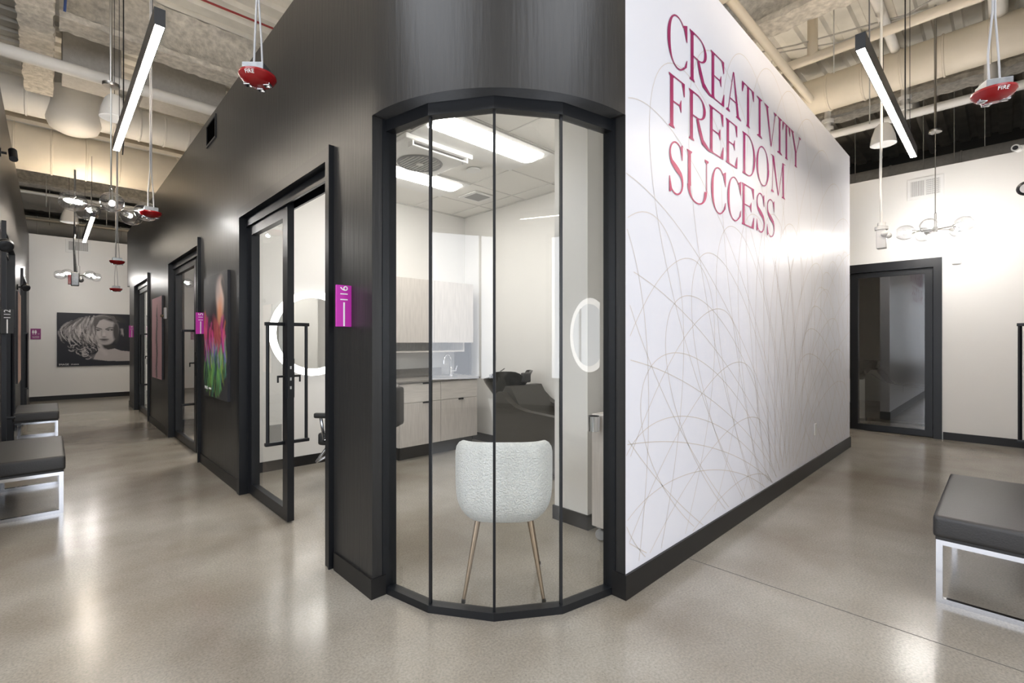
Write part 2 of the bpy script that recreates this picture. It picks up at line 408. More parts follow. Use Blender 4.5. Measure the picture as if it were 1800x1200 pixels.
# vertical tap duct meeting the pale duct
t_ = thing('vertical_duct', 'grey vertical tap duct dropping onto the pale duct above the left corridor', 'duct', (.0, 10.3, 4.85))
b = MB(); b.lathe([(.30, 0), (.30, .55)], (.28, 10.25, 5.02), seg=32); b.build('duct_collar', GREYB, t_, smooth=True)
b = MB(); b.lathe([(.34, .32), (.345, 0), (.335, -.14), (.29, -.25), (.18, -.31), (0, -.33)], (.28, 10.25, 4.95), seg=36); b.build('duct_boot', PALE, t_, smooth=True)
b = MB(); b.box(-5, 5.8, 12.1, 12.18, 5.30, 5.46).box(-5, 5.8, 12.05, 12.25, 5.28, 5.30).box(-5, 5.8, 12.12, 12.2, 5.4, 5.6)
solo(b.build('steel_joist', CREAM), 'cream steel joist showing between the two large ducts at left', 'joist')
for k, (x0, x1, lb) in enumerate([(.12, .72, 'grey duct board panel left of the gap, beside the sprayed beam'), (.98, 2.0, 'grey duct board panel in the middle, above the white sprinkler pipe'), (2.3, 3.6, 'grey duct board panel nearest the dark wall edge, under the sprayed beam')]):
    b = MB(); b.bbox(x0, x1, 8.55, 9.2, 4.93, 5.52, .01)
    solo(b.build('duct_board', GREYB), lb, 'duct board')
pipe('thick white sprinkler main crossing the left corridor above the linear light', [(-5, 8.05, 4.72), (8, 8.05, 4.72)], .075, PALE, 'sprinkler_pipe')
pipe('thin white pipe high beside the roof deck at the top left', [(-.5, 5.62, 5.3), (5.8, 5.62, 5.3)], .045, PALE, 'sprinkler_pipe')
pipe('white pipe running below the sprayed beam at the far left end', [(-5, 15.3, 4.72), (8, 15.3, 4.72)], .035, PALE)
pipe('slim cream conduit crossing just above the left chandelier', [(-5, 16.2, 4.28), (8, 16.2, 4.28)], .03, CREAM)
pipe('white sprinkler main under the cream duct in the right corridor', [(8.85, -4.9, 4.6), (8.85, 13, 4.6)], .06, PALE, 'sprinkler_pipe')
pipe('cream pipe meeting the duct from the left above the mural wall', [(7.1, -4.9, 5.02), (7.1, 13, 5.02)], .06, CREAM)
pipe('thick cream pipe at the top edge above the mural wall lettering', [(4.9, -4.9, 4.85), (4.9, 13, 4.85)], .07, CREAM)
pipe('slanting cream pipe between the thick pipe and the duct, over the mural wall', [(4.9, 2.0, 4.93), (8.4, 2.0, 4.93)], .05, CREAM)
pipe('white branch pipe running away under the deck behind the right linear light', [(3.2, 1.02, 5.25), (13, 1.02, 5.25)], .055, PALE)
pipe('thick white pipe at the upper right corner running toward the far wall', [(3.0, .05, 5.28), (9.0, .05, 5.28)], .085, PALE)
pipe('cream vertical drop pipe beside the right linear light', [(7.1, 1.73, 5.6), (7.1, 1.73, 5.02)], .06, CREAM)
b = MB(); b.tube([(8.85, 1.95, 4.6), (8.85, 1.95, 5.5)], .045).lathe([(.05, 0), (.085, .0), (.085, .05), (.05, .05)], (8.85, 1.95, 4.68)).lathe([(.05, 0), (.085, .0), (.085, .05), (.05, .05)], (8.85, 1.95, 4.8)).tube([(8.85, 1.95, 4.62), (10.2, 1.95, 4.3)], .04)
solo(b.build('pipe_fitting', PALE, smooth=True), 'white grooved pipe fitting beside the mural wall corner', 'pipe fitting')
b = MB(); b.tube([(8.85, 1.0, 4.6), (8.85, 1.0, 5.2)], .045).lathe([(.05, 0), (.09, .0), (.09, .06), (.05, .06)], (8.85, 1.0, 4.67)).lathe([(.05, 0), (.08, .0), (.08, .05), (.05, .05)], (8.85, 1.0, 4.82))
solo(b.build('pipe_fitting', PALE, smooth=True), 'white pipe fitting above the right chandelier canopy', 'pipe fitting')
b = MB(); b.tube([(8.85, .12, 4.6), (8.85, .12, 5.25)], .07).lathe([(.07, 0), (.12, .0), (.12, .08), (.07, .08)], (8.85, .12, 4.66)).ball((8.85, .12, 4.6), .1)
solo(b.build('pipe_fitting', PALE, smooth=True), 'white pipe elbow behind the red strobe at far right', 'pipe fitting')
pipe('dark red cable sagging across the roof at top left', [(-.3, 6.3, 5.28), (.3, 6.28, 5.24), (1.0, 6.3, 5.2), (2.0, 6.33, 5.24), (3.2, 6.3, 5.27)], .012, REDW, 'cable', 'cable', seg=6)
pipe('blue cable dropping beside the sprayed beam at top left', [(.12, 7.2, 5.58), (.13, 7.15, 5.2), (.12, 7.2, 4.98)], .014, BLUEW, 'cable', 'cable', seg=6)
for k, (z0, pts) in enumerate([(0, [(6.6, 3.2, 5.3), (7.0, 1.9, 5.22), (7.4, 1.0, 5.3), (7.6, .2, 5.28), (7.8, -.6, 5.3)]), (0, [(7.3, 2.3, 5.4), (7.5, 1.5, 5.3), (7.7, .9, 5.42), (7.6, .6, 5.45)])]):
    pipe(['grey cable draped under the deck above the mural wall', 'thin grey cable looping above the cream duct'][k], pts, .01, GREYB, 'cable', 'cable', seg=6)
for k, (x, y, z0, z1) in enumerate([(6.4, 1.35, 4.4, 5.55), (6.9, 1.1, 3.9, 5.5), (7.2, 1.05, 4.6, 5.5), (10.0, .9, 4.1, 5.5), (10.2, .55, 4.1, 5.5), (9.8, .2, 4.2, 5.5), (10.4, 1.5, 4.1, 5.5), (10.3, 1.85, 4.1, 5.5)]):
    pipe('thin hanger rod under the roof of the right corridor', [(x, y, z0), (x, y, z1)], .006, GREYB, 'hanger_rod', 'rod', 'hanger rods right', 6)
for k, (x, y, z0, z1) in enumerate([(-.05, 14.6, 4.3, 5.5), (.25, 15.9, 4.3, 5.0), (.7, 14.9, 4.4, 5.5), (1.05, 16.0, 4.3, 5.5), (.0, 16.3, 4.2, 5.5)]):
    pipe('thin hanger rod under the dark roof at the far left', [(x, y, z0), (x, y, z1)], .008, GREYB, 'hanger_rod', 'rod', 'hanger rods left', 6)

# ------------------------------------------------------------------ corner window of four faceted panes
W = [(1.29, 2.318), (1.352, 1.996), (1.538, 1.712), (1.826, 1.522), (2.172, 1.455)]
def off(pts, d):
    c = Vector((cx, cy)); return [tuple(Vector(p) + (c - Vector(p)).normalized() * d) for p in pts]
win = thing('window_1', 'curved corner window', None, (1.6, 1.7, 0), kind='structure')
del win['label']
Wi = off(W, .055); Wm0 = off(W, .022); Wm1 = off(W, .033)
def track(name, z0, z1, m):
    bb = MB()
    for i in range(4): bb.prism([W[i], W[i + 1], Wi[i + 1], Wi[i]], z0, z1)
    return bb.build(name, m, win)
track('bottom_track', 0, .038, BLACK); track('top_track', 2.474, 2.536, BLACK)
for i in range(4):
    g = MB(); p, q = Vector(Wm0[i]), Vector(Wm0[i + 1]); n_ = (Vector((cx, cy)) - (p + q) / 2).normalized() * .001
    g.faces([(p.x, p.y, .03), (q.x, q.y, .03), (q.x, q.y, 2.48), (p.x, p.y, 2.48)], [(0, 1, 2, 3)])
    g.build('glass_pane', GLASS, win)
for i in (1, 2, 3):
    g = MB(); p = Vector(W[i]); c = (Vector((cx, cy)) - p).normalized(); s_ = Vector((-c.y, c.x)) * .0065
    a, e = p + c * .016, p + c * .030
    g.prism([tuple(a - s_), tuple(a + s_), tuple(e + s_), tuple(e - s_)], .03, 2.48); g.build('joint_seal', BLACK, win)
g = MB(); g.box(1.275, 1.357, 2.306, 2.318, 0, 2.536); g.build('side_post', BLACK, win)
g = MB(); g.box(2.158, 2.168, 1.44, 1.515, 0, 2.536); g.build('side_post', BLACK, win)

# ------------------------------------------------------------------ glazed sliding doors
def pull(par, f_, side, yb, ledge):
    """long D pull: f_ = face x, side = direction it stands off; mounted on stile at y=yb, bar offset along the stand-off"""
    bb = MB(); x2 = f_ + side * .115; r = .0125
    bb.tube([(x2, yb, .60), (x2, yb, 1.48)], r, 8)
    bb.bbox(min(f_, x2 + side * .02), max(f_, x2 + side * .02), yb - .014, yb + .014, 1.467, 1.493, .004)
    bb.bbox(min(f_, x2 + side * .02), max(f_, x2 + side * .02), yb - .018, yb + .018, .578, .604, .006)
    return bb.build('pull_handle', BLACK, par, smooth=True)
def corridor_door(k, y0, y1, lo, face, s, lw=.98):
    """s=+1: the corridor lies on the -x side of this wall; s=-1 the other way. y0 is the end near the camera."""
    d = thing('door_%d' % k, None, None, (face, (y0 + y1) / 2, 0), kind='structure')
    bx = lambda m_, a, c, ya, yb, za, zb: m_.box(min(face + s * a, face + s * c), max(face + s * a, face + s * c), ya, yb, za, zb)
    fb = MB()
    bx(fb, -.022, .145, y0 - .02, y0 + .055, 0, 2.515); bx(fb, -.022, .145, y1 - .055, y1 + .02, 0, 2.515); bx(fb, -.022, .145, y0 + .055, y1 - .055, 2.435, 2.515)
    bx(fb, -.032, -.022, y0 - .02, y0 - .008, 0, 2.515)
    fb.build('door_frame', BLACK, d)
    hb = MB(); bx(hb, .03, .045, y0 + .055, y1 - .055, 2.36, 2.435); bx(hb, .12, .135, y0 + .055, y1 - .055, 2.36, 2.435); hb.build('door_track', BLACK, d)
    ya, yb = y0 + lo, min(y0 + lo + lw, y1 - .055)
    lf = MB()
    bx(lf, .05, .098, ya, ya + .10, .012, 2.40); bx(lf, .05, .098, yb - .10, yb, .012, 2.40)
    bx(lf, .05, .098, ya + .10, yb - .10, .012, .10); bx(lf, .05, .098, ya + .10, yb - .10, 2.28, 2.40)
    leaf = lf.build('door_leaf', BLACK, d); 
    g = MB(); x = face + s * .074; g.faces([(x, ya + .1, .1), (x, yb - .1, .1), (x, yb - .1, 2.28), (x, ya + .1, 2.28)], [(0, 1, 2, 3)]); g.build('glass_pane', GLASS, leaf)
    lk = MB(); bx(lk, .043, .105, ya + .012, ya + .06, .93, 1.22); lk.build('lock_case', BLACK, leaf)
    lv = MB()
    for sd, xx in ((-1, .05), (1, .098)):
        x_ = face + s * xx; e_ = x_ + s * sd * .055
        lv.tube([(x_, ya + .035, 1.09), (e_, ya + .035, 1.09)], .008, 8); lv.tube([(e_, ya + .035, 1.097), (e_, ya + .035, 1.045)], .007, 8); lv.lathe([(.0, 0), (.02, 0), (.02, .01), (0, .01)], (x_, ya + .035, 1.09), (s * sd, 0, 0), 12)
    lv.build('thumb_turn', BLACK, leaf, smooth=True)
    st = MB(); y_ = ya - .0006
    for z in (.995, 1.06, 1.145): st.box(min(face + s * .068, face + s * .08), max(face + s * .068, face + s * .08), ya - .002, ya + .001, z, z + .022)
    st.build('lock_strike', STEEL, leaf)
    pull(leaf, face + s * .05, -s, ya + .07, 0); pull(leaf, face + s * .098, s, ya + .07, 0)
    if lo < .3:       # fixed panel in the far half of the opening
        yc = y0 + .055 + (y1 - y0 - .11) / 2 + .1
        fx = MB(); bx(fx, .105, .14, yc, yc + .06, 0, 2.435); bx(fx, .105, .14, y1 - .12, y1 - .055, 0, 2.435); bx(fx, .105, .14, yc + .06, y1 - .12, 0, .09); bx(fx, .105, .14, yc + .06, y1 - .12, 2.34, 2.435)
        fxo = fx.build('fixed_panel', BLACK, d)
        g = MB(); x = face + s * .12; g.faces([(x, yc, .09), (x, y1 - .1, .09), (x, y1 - .1, 2.34), (x, yc, 2.34)], [(0, 1, 2, 3)]); g.build('glass_pane', GLASS, fxo)
    return d
corridor_door(1, 2.80, 4.73, .90, X0, 1)
corridor_door(2, 6.28, 8.22, .50, X0, 1, 1.5)
corridor_door(3, 10.09, 11.98, .38, X0, 1, 1.5)
corridor_door(4, 6.72, 8.69, .10, LX, -1)
corridor_door(5, 10.87, 12.82, .10, LX, -1)
# door in the far right wall, closed
d = thing('door_6', None, None, (FX, 1.5, 0), kind='structure')
fb = MB(); fb.box(FX - .022, FX + .145, .60, .69, 0, 2.515).box(FX - .022, FX + .145, 2.38, 2.47, 0, 2.515).box(FX - .022, FX + .145, .69, 2.38, 2.39, 2.515).build('door_frame', BLACK, d)
for y0, y1, x in ((.70, 1.66, FX + .03), (1.56, 2.37, FX + .09)):
    lf = MB().box(x, x + .045, y0, y0 + .085, .012, 2.385).box(x, x + .045, y1 - .1, y1, .012, 2.385).box(x, x + .045, y0 + .085, y1 - .1, .012, .10).box(x, x + .045, y0 + .085, y1 - .1, 2.31, 2.385)
    leaf = lf.build('door_leaf', BLACK, d)
    g = MB(); g.faces([(x + .02, y0 + .08, .1), (x + .02, y1 - .1, .1), (x + .02, y1 - .1, 2.31), (x + .02, y0 + .08, 2.31)], [(0, 1, 2, 3)]); g.build('glass_pane', GLASSD, leaf)
# door in the opposite wall at the right edge: only its long pull shows
d = thing('door_7', None, None, (6.1, RY, 0), kind='structure')
MB().box(RDX[0] - .02, RDX[0] + .055, RY - .145, RY + .022, 0, 2.515).box(RDX[1] - .055, RDX[1] + .02, RY - .145, RY + .022, 0, 2.515).box(RDX[0] + .055, RDX[1] - .055, RY - .145, RY + .022, 2.435, 2.515).build('door_frame', BLACK, d)
for xa, xb in ((RDX[0] + .06, 6.1), (6.1, RDX[1] - .06)):
    y_ = RY - .09
    leaf = MB().box(xa, xa + .1, y_, y_ + .045, .012, 2.43).box(xb - .1, xb, y_, y_ + .045, .012, 2.43).box(xa + .1, xb - .1, y_, y_ + .045, .012, .1).box(xa + .1, xb - .1, y_, y_ + .045, 2.3, 2.43).build('door_leaf', BLACK, d)
    g = MB(); g.faces([(xa + .1, y_ + .02, .1), (xb - .1, y_ + .02, .1), (xb - .1, y_ + .02, 2.3), (xa + .1, y_ + .02, 2.3)], [(0, 1, 2, 3)]); g.build('glass_pane', GLASS, leaf)
    if xa > 6:
        ph = MB(); yy = RY + .115; ph.tube([(6.16, yy, .47), (6.16, yy, 1.50)], .014, 8).bbox(6.146, 6.174, y_ + .04, yy + .02, 1.485, 1.512, .004).bbox(6.146, 6.174, y_ + .04, yy + .02, .455, .482, .004).build('pull_handle', BLACK, leaf, smooth=True)

# ------------------------------------------------------------------ ceiling of the corner studio
b = MB()
b.prism([(X1, Y1 + .9), (1.55, 1.95), (1.95, 1.6), (2.2, Y1), (4.23, Y1), (4.23, 5.33), (X1, 5.33)], 3.10, 3.13)
cs = b.build('ceiling_studio', CEILW, kind='structure')
b = MB()
for k in range(-3, 3):
    x = 3.37 + .61 * k
    if X1 < x < 4.22: b.box(x - .007, x + .007, 2.5 if x < 1.6 else 1.8, 5.33, 3.094, 3.101)
for k in range(-1, 5):
    y = 2.89 + .61 * k
    if y < 5.3: b.box(1.8 if y < 2.4 else X1 + .01, 4.23, y - .007, y + .007, 3.0935, 3.1005)
b.box(4.2, 4.23, 1.6, 5.33, 3.092, 3.1).box(X1, 4.23, 5.3, 5.33, 3.092, 3.1)
b.build('ceiling_grid', TBAR, cs)
def troffer(y0, lb):
    t = thing('ceiling_light', lb, 'ceiling light', (2.76, y0 + .3, 3.09), 'recessed studio lights')
    MB().box(2.16, 3.36, y0 + .01, y0 + .60, 3.085, 3.099).build('frame', WPLAST, t)
    g = MB(); n_ = 8; pts = [(y0 + .07 + .28 * i / n_, 3.084 - .030 * math.sin(PI * i / n_)) for i in range(n_ + 1)]
    vs = [(x, y, z) for x in (2.20, 3.29) for y, z in pts]
    g.faces(vs, [(i, i + 1, n_ + 2 + i, n_ + 1 + i) for i in range(n_)] + [tuple(range(n_ + 1)), tuple(range(n_ + 1, 2 * n_ + 2))])
    g.build('lens', PANEL, t); return t
troffer(2.90, 'recessed ceiling light nearest the curved window, larger in view')
troffer(4.12, 'recessed ceiling light farther back, behind the round air grille')
for k, (xx, yy, lb) in enumerate([(2.4, 7.2, 'unseen recessed light added to brighten the second studio, behind the dark wall'), (2.4, 11.0, 'unseen recessed light added to brighten the third studio, behind the dark wall')]):
    t = thing('ceiling_light', lb, 'ceiling light', (xx, yy, 3.09), 'recessed studio lights')  # hidden light added to brighten the rooms behind the corridor doors
    MB().box(xx - .3, xx + .3, yy - .6, yy + .6, 3.085, 3.099).build('frame', WPLAST, t); MB().box(xx - .14, xx + .14, yy - .55, yy + .55, 3.078, 3.085).build('lens', PANEL2, t)
t = thing('air_conditioner', 'white ceiling cassette air unit with a round grille in the corner studio', 'air conditioner', (2.5, 3.8, 3.05))
MB().bbox(2.12, 2.84, 3.45, 4.10, 3.045, 3.092, .012).build('housing', WPLAST, t, smooth=True)
b = MB(); b.lathe([(.0, 0), (.19, 0), (.205, -.012), (.215, 0)], (2.53, 3.87, 3.043), seg=40); g_ = b.build('round_grille', GREYP, t, smooth=True)
b = MB()
for k in range(-5, 6):
    h = math.sqrt(max(0, .19 ** 2 - (k * .034) ** 2)); b.box(2.53 + k * .034 - .003, 2.53 + k * .034 + .003, 3.87 - h, 3.87 + h, 3.036, 3.043)
b.lathe([(0, 0), (.035, 0), (.035, .01), (0, .01)], (2.53, 3.87, 3.03), seg=20); b.build('grille_bars', TBAR, g_)
b = MB(); b.box(2.22, 2.76, 3.475, 3.53, 3.040, 3.046); b.build('air_slot', GREYP, t)
b = MB(); b.tube([(2.2, 3.50, 3.02), (2.78, 3.50, 3.02)], .006, 6).tube([(2.2, 3.47, 3.01), (2.78, 3.47, 3.01)], .006, 6).box(2.19, 2.205, 3.46, 3.53, 3.0, 3.045).box(2.77, 2.785, 3.46, 3.53, 3.0, 3.045); b.build('louver', WPLAST, t)
b = MB(); b.lathe([(0, 0), (.075, 0), (.07, .012), (.0, .012)], (3.09, 3.75, 3.082), seg=24)
solo(b.build('ceiling_sensor', WPLAST, smooth=True), 'small round white sensor cover on the studio ceiling', 'sensor')
t = thing('ceiling_vent', 'small square grey vent in the studio ceiling near the back corner', 'vent', (3.7, 4.42, 3.09))
MB().box(3.54, 3.86, 4.26, 4.58, 3.086, 3.095).build('vent_frame', WPLAST, t)
b = MB().box(3.59, 3.81, 4.31, 4.53, 3.083, 3.086); b.build('vent_grille', GREYP, t)

# ------------------------------------------------------------------ corner studio furniture
CH = MB
# upper cabinet
t = thing('wall_cabinet', 'whitewashed wood wall cabinet with two tall doors over the worktop', 'cabinet', (3.4, 5.14, 1.335))
MB().box(2.83, 4.07, 4.97, 5.33, 1.36, 2.112).build('cabinet_body', WOODW, t)
for x0, x1 in ((2.832, 3.449), (3.453, 4.074)):
    MB().bbox(x0, x1, 4.95, 4.969, 1.335, 2.112, .002, 1).build('door', WOODW, t)
# open shelf below
t = thing('open_shelf', 'grey open shelf with beadboard back under the wall cabinet', 'shelf', (3.4, 5.2, 1.2))
MB().box(2.79, 3.98, 5.02, 5.33, 1.215, 1.235).build('shelf_board', WOODH, t)
MB().box(3.96, 3.98, 5.02, 5.33, 1.235, 1.36).build('shelf_end', WOODW, t)
b = MB().box(2.79, 3.96, 5.30, 5.33, 1.235, 1.36)
for k in range(24): b.box(2.8 + k * .05, 2.806 + k * .05, 5.295, 5.30, 1.235, 1.36)
b.build('beadboard_back', GREYB, t)
b = MB(); b.box(4.04, 4.075, 4.99, 5.32, .905, 1.334); solo(b.build('end_panel', BLACK), 'black upright panel between the worktop and the wall cabinet end', 'panel')
# base cabinet
t = thing('base_cabinet', 'whitewashed wood base cabinet with drawers, doors and black tab pulls', 'cabinet', (3.35, 5.0, 0))
MB().box(2.79, 3.915, 4.70, 5.30, .16, .88).build('cabinet_body', WOODW, t)
MB().box(2.84, 3.915, 4.78, 5.30, 0, .16).build('plinth', BASE, t)
for x0, x1, z0, z1, nmn, mt in ((2.80, 3.351, .655, .872, 'drawer', WOODH), (3.356, 3.918, .655, .872, 'drawer', WOODH), (2.80, 3.351, .16, .65, 'door', WOODW), (3.356, 3.918, .16, .65, 'door', WOODW)):
    p = MB().bbox(x0, x1, 4.68, 4.699, z0, z1, .002, 1).build(nmn, mt, t)
    if not (nmn == 'drawer' and x0 > 3.3):
        xc = x0 + (.30 if x0 < 3 else .26); MB().box(xc, xc + .075, 4.671, 4.683, z1 - .014, z1 + .003).build('tab_pull', BLACK, p)
t = thing('worktop', 'dark grey worktop with upstand on the whitewashed base cabinet', 'worktop', (3.35, 5.0, .88))
MB().bbox(2.76, 3.95, 4.655, 5.31, .882, .905, .003, 1).build('worktop_slab', COUNTER, t)
MB().box(2.76, 3.80, 5.295, 5.315, .905, 1.0).build('upstand', COUNTER, t)
b = MB(); b.lathe([(.205, 0), (.215, .004), (.20, .005), (.19, .002), (.15, -.005), (0, -.008)], (0, 0, .906), seg=36)
for v in b.bm.verts: v.co.x = 3.60 + v.co.x * .85; v.co.y = 4.95 + v.co.y * .8
solo(b.build('sink_bowl', STEEL, smooth=True), 'round stainless sink set into the grey worktop', 'sink')
t = thing('faucet', 'chrome gooseneck faucet beside the round worktop sink', 'faucet', (3.80, 5.08, .905))
pts = [(3.80, 5.08, .91), (3.80, 5.08, 1.10)] + [(3.80 - .07 + .07 * math.cos(a), 5.08 - .02 + .02 * math.cos(a), 1.10 + .075 * math.sin(a)) for a in [PI * i / 10 for i in range(1, 11)]] + [(3.66, 5.04, 1.06)]
MB().tube(pts, .014, 12).build('spout', CHROME, t, smooth=True)
MB().lathe([(.03, 0), (.03, .01), (.022, .02), (.022, .10), (.016, .11)], (3.80, 5.08, .907)).build('faucet_base', CHROME, t, smooth=True)
MB().tube([(3.82, 5.08, .96), (3.88, 5.07, .965)], .012).tube([(3.87, 5.07, .965), (3.89, 5.06, 1.03)], .006).build('lever', CHROME, t, smooth=True)

# LED mirrors (circle with a glowing ring)
def led_mirror(lb, loc, R, rz):
    t = thing('led_mirror', lb, 'mirror', (0, 0, 0), 'round mirrors with glowing rings')
    MB().lathe([(0, 0), (R - .01, 0), (R - .005, .004), (R - .005, .028), (0, .028)], (0, 0, 0), (0, -1, 0), 64).build('backing', BLACK, t, smooth=True)
    MB().lathe([(R - .075, .029), (R - .002, .029), (R, .031), (R - .002, .033), (R - .075, .033)], (0, 0, 0), (0, -1, 0), 72).build('light_ring', RING, t, smooth=True)
    b = MB(); b.lathe([(0, .032), (R - .075, .032)], (0, 0, 0), (0, -1, 0), 64); b.build('mirror_glass', MIRROR, t)
    t.location = loc; t.rotation_euler = (0, 0, rz); return t
led_mirror('big round mirror with glowing white ring on the wall seen through the open door', (2.09, 5.32, 1.44), .465, 0)
led_mirror('round ring-lit mirror on the lobby wall, reflected in the curved window', (3.885, -1.52, 1.43), .465, -PI / 2)

# boucle chair
t = thing('accent_chair', 'white boucle tub chair with bronze legs seen from behind in the curved window', 'chair', (0, 0, 0))
def shell(outer):
    NU, NV = 40, 14; g = []
    for i in range(NU + 1):
        u = -1 + 2 * i / NU; ang = u * math.radians(128)
        row = []
        for j_ in range(NV + 1):
            v = (j_ / NV) ** 2.1
            top = .815 - .19 * max(0, (abs(u) - .42) / .58) ** 1.6
            z = .395 + (top - .395) * v
            e = 1 - .28 * (1 - v) ** 7
            rx, ry = (.268 * e, .262 * e) if outer else (.268 * e - .058, .262 * e - .058)
            cs_, sn = math.sin(ang), -math.cos(ang)
            pw = .58
            x = rx * math.copysign(abs(cs_) ** pw, cs_); y_ = ry * math.copysign(abs(sn) ** pw, sn)
            row.append((x, y_ + .02, z))
        g.append(row)
    return g
b = MB(); o_, i_ = shell(True), shell(False); NU, NV = len(o_) - 1, len(o_[0]) - 1
vo = [[b.bm.verts.new(p) for p in r] for r in o_]; vi = [[b.bm.verts.new(p) for p in r] for r in i_]
for i in range(NU):
    for k in range(NV):
        b.bm.faces.new((vo[i][k], vo[i + 1][k], vo[i + 1][k + 1], vo[i][k + 1])); b.bm.faces.new((vi[i][k + 1], vi[i + 1][k + 1], vi[i + 1][k], vi[i][k]))
def rim(A, B, P, Q):
    m1 = b.bm.verts.new((A.co + B.co) / 2 + Vector((0, 0, .022))); return m1
mid = [b.bm.verts.new((vo[i][NV].co + vi[i][NV].co) / 2 + Vector((0, 0, .020))) for i in range(NU + 1)]
for i in range(NU):
    b.bm.faces.new((vo[i][NV], vo[i + 1][NV], mid[i + 1], mid[i])); b.bm.faces.new((mid[i], mid[i + 1], vi[i + 1][NV], vi[i][NV]))
    b.bm.faces.new((vo[i + 1][0], vo[i][0], vi[i][0], vi[i + 1][0]))
for i in (0, NU):
    for k in range(NV): b.bm.faces.new((vo[i][k], vo[i][k + 1], vi[i][k + 1], vi[i][k]))
    b.bm.faces.new((vo[i][NV], mid[i], vi[i][NV]))
sh = b.build('backrest', BOUCLE, t, smooth=True, auto=80)
md = sh.modifiers.new('sub', 'SUBSURF'); md.levels = md.render_levels = 1
b = MB(); b.bbox(-.18, .18, -.155, .25, .398, .50, .03, 5); b.build('seat', BOUCLE, t, smooth=True, auto=80)
for sx, sy in ((-1, -1), (1, -1), (-1, 1), (1, 1)):
    lg = MB().tube([(sx * .135, sy * .12 + .02, .42), (sx * .206, sy * .212, .018)], [.017, .009], 14).build('leg', BRONZE, t, smooth=True)
    MB().lathe([(0, 0), (.011, 0), (.011, .018), (0, .018)], (sx * .208, sy * .214, 0), seg=12).build('foot_cap', BLEATH, lg)
t.location = (1.835, 1.957, 0); t.rotation_euler = (0, 0, -PI / 4 + .02)

# styling chair, mostly hidden behind the wall between door and window
t = thing('styling_chair', 'black leather salon styling chair behind the dark wall beside the curved window', 'chair', (0, 0, 0))
MB().lathe([(0, 0), (.30, 0), (.30, .012), (.06, .03), (.045, .05), (0, .05)], (0, 0, 0), seg=40).build('base_plate', CHROME, t, smooth=True)
MB().tube([(0, 0, .04), (0, 0, .40)], .035, 20).build('pump_column', CHROME, t, smooth=True)
MB().bbox(-.26, .26, -.24, .33, .40, .52, .04, 4).build('seat', BLEATH, t, smooth=True)
MB().bbox(-.25, .25, -.33, -.24, .52, .90, .04, 4).build('backrest', BLEATH, t, smooth=True)
for s_ in (-1, 1):
    a_ = MB().bbox(min(s_ * .27, s_ * .33), max(s_ * .27, s_ * .33), -.26, .33, .66, .71, .02, 3).build('armrest', BLEATH, t, smooth=True)
    MB().tube([(s_ * .30, -.2, .66), (s_ * .30, -.2, .45), (s_ * .28, -.13, .42), (s_ * .28, .05, .42), (s_ * .30, .24, .46), (s_ * .30, .27, .66)], .014, 8).build('arm_frame', CHROME, a_, smooth=True)
MB().tube([(-.12, .24, .44), (-.12, .40, .22), (.12, .40, .22), (.12, .24, .44)], .014, 8).build('footrest', CHROME, t, smooth=True)
t.location = (2.16, 4.28, 0); t.rotation_euler = (0, 0, .72)

